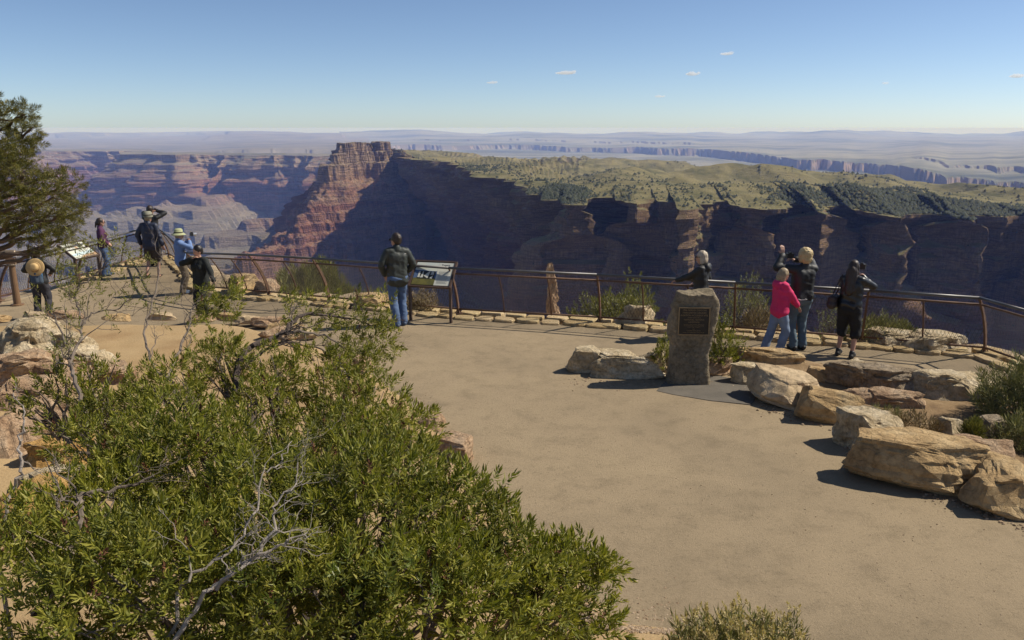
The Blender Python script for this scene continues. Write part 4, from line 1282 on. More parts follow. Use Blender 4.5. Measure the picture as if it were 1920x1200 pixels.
def place(tpls, P, D, S, g):
    """many copies of the templates as one mesh"""
    Rm = rot_to(D, g)
    which = g.integers(0, len(tpls), len(P))
    Vs = []; Fs = []; n = 0
    for k, (tv, tf) in enumerate([(t[0], t[1]) for t in tpls]):
        i = np.where(which == k)[0]
        if not len(i): continue
        V = np.einsum('nij,vj->nvi', Rm[i], tv) * S[i][:, None, None] + P[i][:, None, :]
        F = tf[None] + (np.arange(len(i)) * len(tv))[:, None, None]
        Vs.append(V.reshape(-1, 3)); Fs.append(F.reshape(-1, tf.shape[1]) + n); n += len(i) * len(tv)
    return np.vstack(Vs), np.vstack(Fs), Rm, which

SPRIGS = [sprig_template(10 + k, 15, .40, .10) for k in range(5)]
SPARSE = [sprig_template(30 + k, 9, .42, .09) for k in range(4)]
FINE = [sprig_template(50 + k, 12, .55, .035) for k in range(4)]
TUFT = [sprig_template(70 + k, 20, .62, .03) for k in range(4)]

def wiggle(p0, p1, n, amp, g):
    p0 = np.array(p0, float); p1 = np.array(p1, float)
    t = np.linspace(0, 1, n)[:, None]
    off = g.normal(size=(n, 3)) * amp * np.linalg.norm(p1 - p0)
    off = (off + np.roll(off, 1, 0)) / 2
    off *= np.sin(np.pi * t) ** .7
    return p0 + (p1 - p0) * t + off

def lobes_points(lobes, g, dens, inner=.25, keep_back=.45):
    P = []; D = []
    cam_p = np.array([0, 0, H])
    for (c, r, dm) in lobes:
        n = int(dens * dm * 4 * math.pi * r * r)
        d = g.normal(size=(n, 3)); d /= np.linalg.norm(d, axis=1, keepdims=True)
        toc = cam_p - c; toc = toc / np.linalg.norm(toc)
        k = (d @ toc > -keep_back) & (d[:, 2] > -.75)
        d = d[k]
        rr = r * (1 + .30 * fbm(d[:, 0] * 1.6 + c[0] * 3, d[:, 1] * 1.6 + c[1] * 3, d[:, 2] * 1.6, 3, 7)) * (1 - inner * g.random(len(d)) ** 1.7)
        P.append(c + d * rr[:, None]); D.append(d * .8 + np.array([0, 0, .55]) + g.normal(size=d.shape) * .35)
    return np.vstack(P), np.vstack(D)

def lob(x, y, Y, rpx, dm=1.0):
    p = at_depth(x, y, Y); s = (p - Vector((0, 0, H))).length / math.hypot(FPX, math.hypot(x - 960, y - 600))
    return (np.array(p), rpx * s, dm)

# ------------------------------------------------------------------ the big shrub in the foreground
g = np.random.default_rng(2024)
shrub_base = Vector((-.75, 3.35, float(hbed(np.array(-.75), np.array(3.35)))))
big = empty("large_shrub", shrub_base)
tag(big, "big leafy green shrub filling the lower left foreground, with bare grey branches", "shrub")
lobes = [lob(60, 1150, 2.45, 190), lob(300, 1160, 2.4, 200), lob(560, 1190, 2.4, 205), lob(800, 1170, 2.5, 175), lob(950, 1130, 2.75, 115), lob(1050, 1130, 2.95, 80), lob(1105, 1190, 3.0, 55),
         lob(200, 1000, 2.95, 115), lob(340, 915, 3.3, 125), lob(500, 1010, 2.9, 150), lob(690, 1010, 2.85, 165), lob(860, 1010, 2.95, 105), lob(955, 1040, 3.1, 55),
         lob(640, 900, 3.55, 95), lob(735, 880, 3.7, 80), lob(770, 810, 4.1, 45), lob(695, 785, 4.4, 68), lob(590, 720, 4.9, 62, .8), lob(470, 800, 4.1, 65, .8), lob(320, 800, 4.0, 75, .7), lob(180, 850, 3.6, 62, .7), lob(230, 915, 3.3, 70),
         lob(425, 680, 5.0, 42, .5), lob(120, 930, 3.1, 40, .5), lob(20, 1030, 2.8, 60, .8), lob(330, 730, 4.4, 50, .45), lob(640, 760, 4.6, 50),
         lob(560, 830, 4.0, 55, .7), lob(640, 830, 3.9, 62), lob(840, 945, 3.3, 60), lob(1030, 1075, 3.0, 50), lob(520, 740, 4.7, 45, .6), lob(300, 735, 4.5, 62, .6), lob(415, 700, 4.8, 55, .7), lob(230, 800, 3.9, 62, .7), lob(150, 815, 3.8, 48, .5), lob(495, 715, 4.7, 55, .7), lob(655, 705, 4.9, 48, .6), lob(1060, 1065, 3.0, 52), lob(270, 860, 3.6, 70, .8), lob(420, 860, 3.6, 70, .8)]
P, D = lobes_points(lobes, g, 600, .42)
# sparse outlying shoots
def cloud(px, n, Y0, Y1):
    pts = []
    for _ in range(n):
        x0, y0, x1, y1 = px
        pts.append(np.array(at_depth(g.uniform(x0, x1), g.uniform(y0, y1), g.uniform(Y0, Y1))))
    return np.array(pts)
spP = [(cloud((520, 552, 735, 640), 170, 5.2, 5.7)), cloud((640, 605, 748, 675), 100, 5.2, 5.6), cloud((600, 645, 720, 710), 90, 4.9, 5.3), cloud((365, 540, 450, 600), 90, 5.2, 5.6), cloud((350, 600, 430, 700), 60, 4.8, 5.2), cloud((1105, 1050, 1155, 1090), 40, 2.95, 3.1)]
spP = np.vstack(spP)
P = np.vstack([P, spP]); D = np.vstack([D, g.normal(size=spP.shape) * .5 + np.array([.25, 0, .55])])
dist = np.linalg.norm(P - np.array([0, 0, H]), axis=1)
S = g.uniform(.052, .118, len(P))
S *= np.where(dist > 3.9, .92, 1.0)
ok = dist > 1.5
P, D, S, dist = P[ok], D[ok], S[ok], dist[ok]
# the nearest shoots are built leaf by leaf
def in_view(p):
    q = p - np.array([0, 0, H]); dd = q[:, 1] * CP - q[:, 2] * SP; vv = -(q[:, 2] * CP + q[:, 1] * SP)
    return (np.abs(q[:, 0] / dd * FPX) < 900) & (vv / dd * FPX < 560)
cand = np.where(in_view(P))[0]
near_i = cand[np.argsort(dist[cand])[:20]]
rest = np.setdiff1d(np.arange(len(P)), near_i)
bs = np.array(shrub_base)
V, F, _, _ = place(SPRIGS, P[rest] - bs, D[rest], S[rest], g)
fo = add("foliage", fast_mesh("foliage", V, F, False), leaf_green, big); fo["kind"] = "stuff"
lv, lf = leaf_shape(1.0, .21, .08)
leaf_me = [fast_mesh("leaf", *leaf_shape(1.0, w, b_), False) for w, b_ in ((.20, .05), (.22, .12), (.18, .0))]
leaf_one = [leaf_mat("single_leaf_%s" % nme, [(0, c), (1, c)], .28, .42) for nme, c in (("dark", (.10, .13, .02)), ("mid", (.14, .165, .026)), ("bright", (.20, .21, .042)))]
for m_, l_ in zip(leaf_one, leaf_me): l_.materials.append(m_)
Rn = rot_to(D[near_i], g)
for k, i in enumerate(near_i):
    for (B, P0, L) in SPRIGS[k % 5][2]:
        o = bpy.data.objects.new("leaf", leaf_me[int(g.integers(3))]); C.objects.link(o); o.parent = big
        m4 = Matrix((Rn[k] @ B).tolist()).to_4x4()
        loc = Rn[k] @ P0 * S[i] + P[i] - bs
        m4 = Matrix.Translation(Vector(loc)) @ m4 @ Matrix.Scale(L * S[i], 4)
        o.matrix_local = m4
# stems from the base into every lobe, splitting into twigs
st = MB(); tw = MB()
for (c, r, dm) in lobes:
    c = c - bs
    root = g.normal(size=3) * np.array([.18, .18, .02])
    mid = root + (c - root) * .5 + np.array([0, 0, .10])
    w1 = np.vstack([wiggle(root - np.array([0, 0, .1]), mid, 5, .05, g), wiggle(mid, c, 5, .05, g)[1:]])
    st.tube(w1.tolist(), list(np.linspace(.026, .010, len(w1))), 6)
    for j in range(7):
        d = g.normal(size=3); d[2] = abs(d[2]); d /= np.linalg.norm(d)
        s0 = w1[g.integers(4, len(w1))]
        e = c + d * r * g.uniform(.75, 1.0)
        ww = wiggle(s0, e, 6, .07, g)
        tw.tube(ww.tolist(), list(np.linspace(.008, .0025, 6)), 4, False)
        for q in range(3):
            s1 = ww[g.integers(2, 5)]; d2 = d + g.normal(size=3) * .6
            tw.tube(wiggle(s1, s1 + d2 / np.linalg.norm(d2) * r * .35, 4, .08, g).tolist(), [.0035, .003, .0025, .002], 3, False)
st.build("stems", bark_dark, big)
tw.build("twigs", bark, big)
# visible individual branches (traced with their own distances)
def branch_px(name, pts, r0, r1, mat, parent, origin, kids=0, kl=.25, kr=.4, seed=1, dirbias=(0, 0, 0), tw_levels=1):
    gg = np.random.default_rng(seed)
    Q = np.array([np.array(at_depth(*p)) for p in pts])
    Qs = catmull(np.hstack([Q, np.zeros((len(Q), 1))]), 5)[:, :3] - np.array(origin)
    Qs = Qs + gg.normal(size=Qs.shape) * .006
    mb = MB(); n = len(Qs)
    rad = np.linspace(r0, r1, n)
    mb.tube(Qs.tolist(), list(rad), 7)
    ends = [Qs[-1]]
    def sub(p, d, l, r, lev):
        e = p + d / np.linalg.norm(d) * l
        w = wiggle(p, e, 6, .10, gg)
        mb.tube(w.tolist(), list(np.linspace(r, r * .45, 6)), 5 if lev else 4, False)
        ends.append(w[-1])
        if lev > 0:
            for _ in range(gg.integers(2, 5)):
                sub(w[gg.integers(2, 6)], (e - p) / l + gg.normal(size=3) * .75 + np.array(dirbias), l * gg.uniform(.35, .6), r * .55, lev - 1)
    for k in range(kids):
        i = int(n * (.25 + .75 * (k + gg.random()) / kids)); i = min(i, n - 1)
        d = (Qs[min(i + 1, n - 1)] - Qs[max(i - 1, 0)]); d = d / np.linalg.norm(d)
        sub(Qs[i], d * .8 + gg.normal(size=3) * .6 + np.array(dirbias), kl * gg.uniform(.6, 1.2), rad[i] * kr, tw_levels)
    o = mb.build(name, mat, parent, False)
    return o, np.array(ends)
o, _ = branch_px("dead_branch", [(318, 1215, 2.15), (330, 1130, 2.18), (352, 1085, 2.2), (410, 1050, 2.25), (442, 1018, 2.3), (480, 952, 2.38), (490, 895, 2.45), (525, 872, 2.5), (548, 828, 2.58)], .0065, .0016, bark_dead, big, bs, 12, .13, .5, 61, (.15, 0, .05), 2)
o["label"] = "bare bleached grey branch rising through the leaves"
branch_px("dead_branch", [(330, 1200, 2.12), (372, 1130, 2.16), (430, 1080, 2.2), (482, 1040, 2.26), (515, 988, 2.32), (516, 950, 2.37), (548, 912, 2.43), (560, 872, 2.5)], .008, .0016, bark_dead, big, bs, 15, .14, .5, 62, (.25, 0, .1), 2)
branch_px("dead_branch", [(400, 1105, 2.16), (470, 1052, 2.2), (530, 1020, 2.24), (575, 1000, 2.28)], .006, .002, bark_dead, big, bs, 9, .09, .6, 63, (.2, 0, .05), 1)
branch_px("branch", [(440, 735, 4.55), (452, 672, 4.75), (478, 648, 4.85), (530, 628, 5.0), (545, 606, 5.1), (580, 588, 5.25), (640, 596, 5.4), (710, 612, 5.45)], .022, .005, bark_dark, big, bs, 16, .28, .4, 64, (.3, 0, .05), 2)
branch_px("branch", [(480, 650, 4.85), (545, 622, 5.05), (610, 632, 5.2), (650, 655, 5.25), (700, 655, 5.35)], .011, .003, bark, big, bs, 11, .2, .5, 65, (.3, 0, .05), 2)
branch_px("branch", [(450, 690, 4.7), (520, 646, 4.95), (590, 650, 5.1), (640, 680, 5.15)], .010, .003, bark_dark, big, bs, 9, .2, .5, 66, (.2, 0, 0), 2)
branch_px("branch", [(95, 1130, 2.5), (135, 1030, 2.6), (155, 960, 2.7), (150, 930, 2.8), (200, 920, 2.85), (290, 890, 2.95)], .016, .005, bark, big, bs, 10, .2, .4, 67, (0, 0, .3), 2)
branch_px("branch", [(330, 760, 4.2), (318, 712, 4.5), (290, 690, 4.7), (272, 640, 5.0), (276, 600, 5.2), (292, 540, 5.4), (300, 500, 5.5), (306, 470, 5.55)], .010, .003, bark, big, bs, 8, .22, .5, 68, (0, 0, .2), 2)
branch_px("branch", [(310, 720, 4.4), (330, 670, 4.7), (355, 610, 5.1), (365, 570, 5.3), (395, 540, 5.4)], .010, .003, bark, big, bs, 9, .2, .5, 69, (.1, 0, .2), 2)
branch_px("branch", [(660, 1210, 2.3), (690, 1120, 2.45), (735, 1060, 2.55), (790, 1010, 2.65)], .011, .004, bark_dark, big, bs, 9, .16, .4, 70, (0, 0, .3), 2)
# dried red-brown flower heads
hp = P[rest][g.choice(len(rest), 300)]
HEAD = [sprig_template(90 + k, 16, .30, .13) for k in range(3)]
V, F, _, _ = place(HEAD, hp - bs + np.array([0, 0, .03]), g.normal(size=hp.shape) * .3 + np.array([0, 0, 1]), g.uniform(.045, .075, len(hp)), g)
o = add("flower_heads", fast_mesh("flower_heads", V, F), seed_red, big); o["kind"] = "stuff"; o["label"] = "dried red-brown flower heads on the shrub tips"

# ------------------------------------------------------------------ sparse shrub standing left of it
b2 = Vector((at_depth(160, 785, 4.3).x, 4.3, 0)); b2.z = float(hbed(np.array(b2.x), np.array(b2.y)))
sps = empty("sparse_shrub", b2)
tag(sps, "thin open shrub with sparse leaves in front of the hat-wearing woman", "shrub")
zb = b2
o1, e1 = branch_px("stem", [(162, 800, 4.3), (150, 740, 4.5), (135, 695, 4.7), (132, 680, 4.75), (150, 640, 4.95), (152, 612, 5.1), (170, 590, 5.2), (215, 580, 5.3), (250, 560, 5.35)], .014, .003, bark, sps, zb, 14, .24, .5, 81, (0, 0, .25), 2)
o2, e2 = branch_px("stem", [(134, 685, 4.75), (128, 650, 4.9), (108, 610, 5.1), (100, 590, 5.2), (85, 580, 5.25)], .008, .003, bark, sps, zb, 5, .2, .5, 82, (0, 0, .2), 1)
o3, e3 = branch_px("stem", [(152, 612, 5.1), (148, 580, 5.2), (140, 555, 5.25), (155, 530, 5.3), (185, 510, 5.4), (210, 495, 5.45)], .008, .003, bark, sps, zb, 13, .2, .5, 83, (0, 0, .2), 2)
ms = MB(); ms.tube([(0, 0, -.1), tuple(Vector(at_depth(162, 800, 4.3)) - b2)], [.02, .014], 7); ms.build("trunk", bark, sps)
ends = np.vstack([e1, e2, e3])
sc = np.vstack([cloud((110, 500, 230, 575), 30, 5.1, 5.6), cloud((225, 540, 262, 585), 9, 5.2, 5.5)]) - np.array(b2)
PP = np.vstack([ends[::2], sc])
V, F, _, _ = place(SPARSE, PP, g.normal(size=PP.shape) * .5 + np.array([0, 0, .7]), g.uniform(.06, .095, len(PP)), g)
o = add("foliage", fast_mesh("foliage", V, F), leaf_olive, sps); o["kind"] = "stuff"
b3 = Vector((at_depth(-10, 1020, 3.1).x, 3.1, 0)); b3.z = float(hbed(np.array(b3.x), np.array(b3.y)))
bt = empty("bare_twig", b3); tag(bt, "single bare pale twig standing up at the left edge", "twig")
q = at_depth(-8, 1020, 3.1)
branch_px("stem", [(-8, 1020, 3.1), (22, 925, 3.2), (40, 870, 3.25), (33, 840, 3.3), (44, 800, 3.35), (43, 770, 3.4), (20, 735, 3.5)], .009, .002, bark_dead, bt, b3, 3, .1, .5, 84, (0, 0, .2), 1)
ms = MB(); ms.tube([(0, 0, -.1), tuple(q - b3)], [.012, .009], 6); ms.build("trunk", bark_dead, bt)

# ------------------------------------------------------------------ generic bushes
def bush(name, label, x, y, Y, rx, rz, n, tpl, mat, size, seed, bmat=bark, z0=None, dome=.6, tip=None, up=.8, cat="shrub", group=None, nst=26, bottom=0.0):
    """dome-shaped bush: (x, y) pixel of its foot, Y its distance; rx, rz half width and height in metres"""
    gg = np.random.default_rng(seed)
    p = at_depth(x, y, Y)
    e = empty(name, p); tag(e, label, cat, group)
    d = gg.normal(size=(n, 3)); d[:, 2] = np.abs(d[:, 2]) - bottom; d /= np.linalg.norm(d, axis=1, keepdims=True)
    rr = gg.uniform(.35, 1.0, (n, 1)) ** dome * (1 + .28 * fbm(d[:, 0] * 1.7 + seed, d[:, 1] * 1.7, d[:, 2] * 1.7, 3, seed))[:, None]
    pos = d * rr * np.array([rx, rx * .85, rz])
    pos[:, 2] = np.maximum(pos[:, 2], .02)
    sm = MB()
    for k in range(nst):
        i = gg.integers(n); q = pos[i]
        w = wiggle(np.array([gg.normal() * .05, gg.normal() * .05, -.08]), q, 6, .07, gg)
        sm.tube(w.tolist(), list(np.linspace(.011, .003, 6) * (1 + rx)), 4, False)
    sm.build("stems", bmat, e)
    dd_ = d * .6 + np.array([0, 0, up]) + gg.normal(size=d.shape) * .25; dd_ /= np.linalg.norm(dd_, axis=1, keepdims=True)
    V, F, _, _ = place(tpl, pos, dd_, gg.uniform(.75, 1.25, n) * size, gg)
    o = add("foliage", fast_mesh("foliage", V, F), mat, e); o["kind"] = "stuff"
    if tip:
        i = gg.choice(n, tip[1]); V, F, _, _ = place(HEAD, pos[i] + dd_[i] * size * 1.05, np.tile([[0., 0., 1.]], (len(i), 1)) + gg.normal(size=(len(i), 3)) * .3, gg.uniform(.7, 1.2, len(i)) * tip[2], gg)
        o = add("flower_heads", fast_mesh("flower_heads", V, F), tip[0], e); o["kind"] = "stuff"
    return e
bush("rabbitbrush", "yellow-tipped feathery bush at the bottom edge of the path", 1385, 1300, 4.55, .46, .46, 520, FINE, leaf_sage, .15, 501, tip=(leaf_straw, 420, .085), up=.9)
bush("rim_shrub", "wide green shrub behind the railing left of the plaque stone", 1150, 640, 17.6, 1.05, 1.0, 900, SPRIGS, leaf_olive, .20, 502, nst=40)
bush("rim_shrub", "tall rounded green tip rising behind the wide rim shrub", 1190, 640, 18.8, .42, 1.55, 260, SPRIGS, leaf_olive, .19, 503)
bush("rim_shrub", "yellow-green broomy shrub behind the railing under the butte", 585, 590, 20.2, 1.0, 1.1, 520, TUFT, leaf_olive, .34, 504, up=1.4)
bush("rim_shrub", "twiggy brown-green shrub behind the railing right of the plaque stone", 1392, 650, 16.2, .55, 1.55, 330, SPARSE, leaf_sage, .17, 505, bmat=bark, nst=60)
bush("rim_shrub", "dry straw-coloured bush behind the railing beside the pink hoodie", 1425, 640, 15.6, .42, .55, 300, FINE, leaf_dry, .2, 506, up=1.2)
bush("rim_shrub", "rounded dome-shaped bush behind the railing right of the dark-haired woman", 1655, 655, 14.6, .72, .52, 760, FINE, leaf_sage, .18, 507, tip=(leaf_straw, 90, .05), up=1.1)
bush("rim_shrub", "twiggy bush behind the railing at the dark-haired woman's bag", 1568, 655, 15.0, .36, 1.05, 170, SPARSE, leaf_sage, .14, 508, nst=50)
bush("rim_shrub", "dry pale grass clump behind the railing at the panel's foot", 790, 600, 16.9, .35, .5, 120, FINE, leaf_dry, .24, 509, up=1.2)
bush("rim_shrub", "small green bush behind the railing left of the standing man", 690, 590, 18.0, .4, .55, 160, SPRIGS, leaf_olive, .14, 510)
bush("small_shrub", "dark green bush tucked behind the plaque stone's left side", 1243, 690, 12.5, .17, .50, 110, SPRIGS, leaf_green, .12, 511)
bush("small_shrub", "bright green bush growing right beside the plaque stone", 1350, 682, 12.45, .25, .72, 190, SPRIGS, leaf_green, .13, 512)
bush("small_shrub", "thin sprig of leaves between the plaque stone and tan boulder", 1380, 672, 12.6, .16, .42, 26, SPARSE, leaf_green, .13, 513)
bush("planter_shrub", "grey-green feathery shrub at the right edge above the boulders", 1925, 790, 9.9, .62, .78, 620, FINE, leaf_sage, .20, 514, tip=(leaf_straw, 80, .04), up=.9, nst=60)
bush("planter_shrub", "darker lower shrub at the right edge beside the mottled rock", 1930, 850, 9.0, .42, .40, 300, FINE, leaf_sage, .17, 515, up=.9)
bush("grass_tuft", "upright green tuft inside the planter beside the white rock", 1820, 834, 8.9, .10, .20, 60, TUFT, leaf_olive, .16, 516, up=2, cat="grass", nst=6)
bush("grass_tuft", "dry straw tuft behind the bright white block", 1720, 815, 9.4, .25, .16, 70, FINE, leaf_dry, .15, 517, up=1.6, cat="grass", nst=6)
bush("grass_tuft", "grey-green tuft between the cracked tan rock and white block", 1665, 795, 9.7, .2, .16, 50, FINE, leaf_sage, .13, 518, up=1.4, cat="grass", nst=6)
bush("grass_tuft", "dark grey-green tuft on the outcrop at the left edge", 38, 715, 11.2, .26, .15, 70, FINE, leaf_sage, .14, 519, up=1.2, cat="grass", nst=6)
bush("grass_tuft", "little dry tuft on the rim rock left of the railing's long run", 428, 545, 21.4, .2, .3, 40, SPRIGS, leaf_olive, .12, 520, cat="grass", nst=4)
bush("low_green_shrub", "low twiggy shrub in front of the outcrop's pink rocks", 120, 800, 4.9, .28, .42, 70, SPRIGS, leaf_green, .11, 521)
bush("low_green_shrub", "leafy shoots beside the tall bare stem near the outcrop", 190, 770, 5.0, .22, .34, 60, SPRIGS, leaf_green, .11, 522)

# ------------------------------------------------------------------ pinyon pine at the left edge
tb = Vector((-8.3, 11.6, 0)); tb.z = float(hbed(np.array(tb.x), np.array(tb.y)))
pine = empty("pinyon_pine", tb); tag(pine, "dark green pinyon pine reaching in from the left edge", "tree")
gp = np.random.default_rng(88)
tr = MB()
tk = [(0, 0, -.2), (.1, 0, 1.0), (.05, .1, 2.2), (.2, .1, 3.2), (.1, .1, 4.2), (.15, .1, 5.0)]
tr.tube(tk, [.2, .17, .14, .10, .06, .025], 10); tr.build("trunk", bark_pine, pine)
clumps = [(10, 225, 30), (45, 215, 22), (20, 270, 42), (55, 262, 26), (0, 330, 55), (45, 330, 38), (20, 380, 50), (75, 350, 34), (100, 370, 36), (135, 345, 22), (128, 390, 34), (145, 400, 22), (90, 405, 34), (55, 420, 36), (5, 415, 30), (100, 455, 28), (75, 462, 20), (118, 448, 20), (125, 425, 26), (30, 300, 40), (60, 395, 32), (60, 240, 15), (65, 275, 12), (-40, 300, 70), (-60, 380, 80), (-90, 400, 50), (108, 330, 16), (40, 445, 18), (-30, 210, 40), (-90, 250, 60), (25, 205, 16)]
pts = []; lim = MB()
for (x, y, r) in clumps:
    Yc = 11.4 + gp.uniform(-.9, .5)
    c = np.array(at_depth(x, y, Yc)) - np.array(tb)
    rm = r * Yc / FPX * .92
    n = int(70 * (rm / .25) ** 2) + 10
    d = gp.normal(size=(n, 3)); d /= np.linalg.norm(d, axis=1, keepdims=True)
    pp_ = c + d * (rm * gp.uniform(.35, 1.0, (n, 1)))
    pts.append(np.hstack([pp_, d * .9 + np.array([.15, 0, .45])]))
    zt = max(.6, min(4.6, c[2] - .35 * abs(c[0]) + .1)); s0 = np.array([.12, .08, zt])
    w = wiggle(s0, c, 8, .05, gp); lim.tube(w.tolist(), list(np.linspace(.05, .012, 8)), 6, False)
    for j in range(6):
        q = pp_[gp.integers(n)]; lim.tube(wiggle(w[gp.integers(5, 8)], q, 5, .08, gp).tolist(), [.011, .009, .007, .005, .003], 4, False)
lim.build("limbs", bark_pine, pine)
pts = np.vstack(pts)
NEED = [sprig_template(120 + k, 24, .62, .030) for k in range(5)]
V, F, _, _ = place(NEED, pts[:, :3], pts[:, 3:] + gp.normal(size=(len(pts), 3)) * .3, gp.uniform(.075, .125, len(pts)), gp)
o = add("crown", fast_mesh("crown", V, F), needle, pine); o["kind"] = "stuff"
print("shrub shoots", len(P), "pine tufts", len(pts))

# ================================================================== PEOPLE
def remesh(mb, name, vox, smooth_it=2, disp=None):
    tmp = bpy.data.objects.new(name, mb.mesh(name)); C.objects.link(tmp)
    md = tmp.modifiers.new("r", 'REMESH'); md.mode = 'VOXEL'; md.voxel_size = vox; md.use_smooth_shade = True
    if smooth_it:
        sm = tmp.modifiers.new("s", 'SMOOTH'); sm.factor = .5; sm.iterations = smooth_it
    bpy.context.view_layer.update()
    me = bpy.data.meshes.new_from_object(tmp.evaluated_get(bpy.context.evaluated_depsgraph_get()))
    bpy.data.objects.remove(tmp)
    me.name = name
    if disp:
        n = len(me.vertices); co = np.empty(n * 3); no = np.empty(n * 3)
        me.vertices.foreach_get("co", co); me.vertices.foreach_get("normal", no)
        co = co.reshape(-1, 3); no = no.reshape(-1, 3)
        amp, fx, fz, sd = disp
        d = ridge(co[:, 0] * fx + sd, co[:, 1] * fx, co[:, 2] * fz + .35 * co[:, 0] * fz, 2, sd)
        co = co + no * (d * amp)[:, None]
        me.vertices.foreach_set("co", co.ravel().astype(np.float32)); me.update()
    me.polygons.foreach_set("use_smooth", np.full(len(me.polygons), True))
    return me

def join_meshes(name, meshes):
    V = []; F = []; n = 0
    for me in meshes:
        V += [tuple(v.co) for v in me.vertices]; F += [tuple(i + n for i in p.vertices) for p in me.polygons]; n += len(me.vertices)
    out = bpy.data.meshes.new(name); out.from_pydata(V, [], F)
    out.polygons.foreach_set("use_smooth", np.full(len(out.polygons), True)); out.update()
    return out

def ik(a, c, l1, l2, hint):
    a = Vector(a); c = Vector(c); d = c - a; L = min(d.length, (l1 + l2) * .998)
    d = d.normalized(); c = a + d * L
    x = (l1 * l1 - l2 * l2 + L * L) / (2 * L); h = math.sqrt(max(0, l1 * l1 - x * x))
    hv = Vector(hint); hv = hv - d * hv.dot(d)
    hv = hv.normalized() if hv.length > 1e-5 else d.orthogonal().normalized()
    return a + d * x + hv * h, c

skin_m = M("skin", (.46, .27, .19), (.40, .22, .15), 20, .55)
skin_tan = M("tanned_skin", (.40, .225, .15), (.34, .18, .12), 20, .55)
def cloth(name, c, k=.75, rough=.85, scale=9): return M(name, c, tuple(x * k for x in c), scale, rough, .25, 120, .003)
eye_m = M("eye_dark", (.03, .02, .015), None, 5, .3)
lip_m = M("lips", (.36, .14, .12), None, 5, .5)
glass_m = M("dark_sunglasses", (.008, .008, .009), None, 5, .15)
hat_straw = M("straw_hat", (.55, .38, .17), (.42, .27, .11), 30, .85, .3, 90, .004)

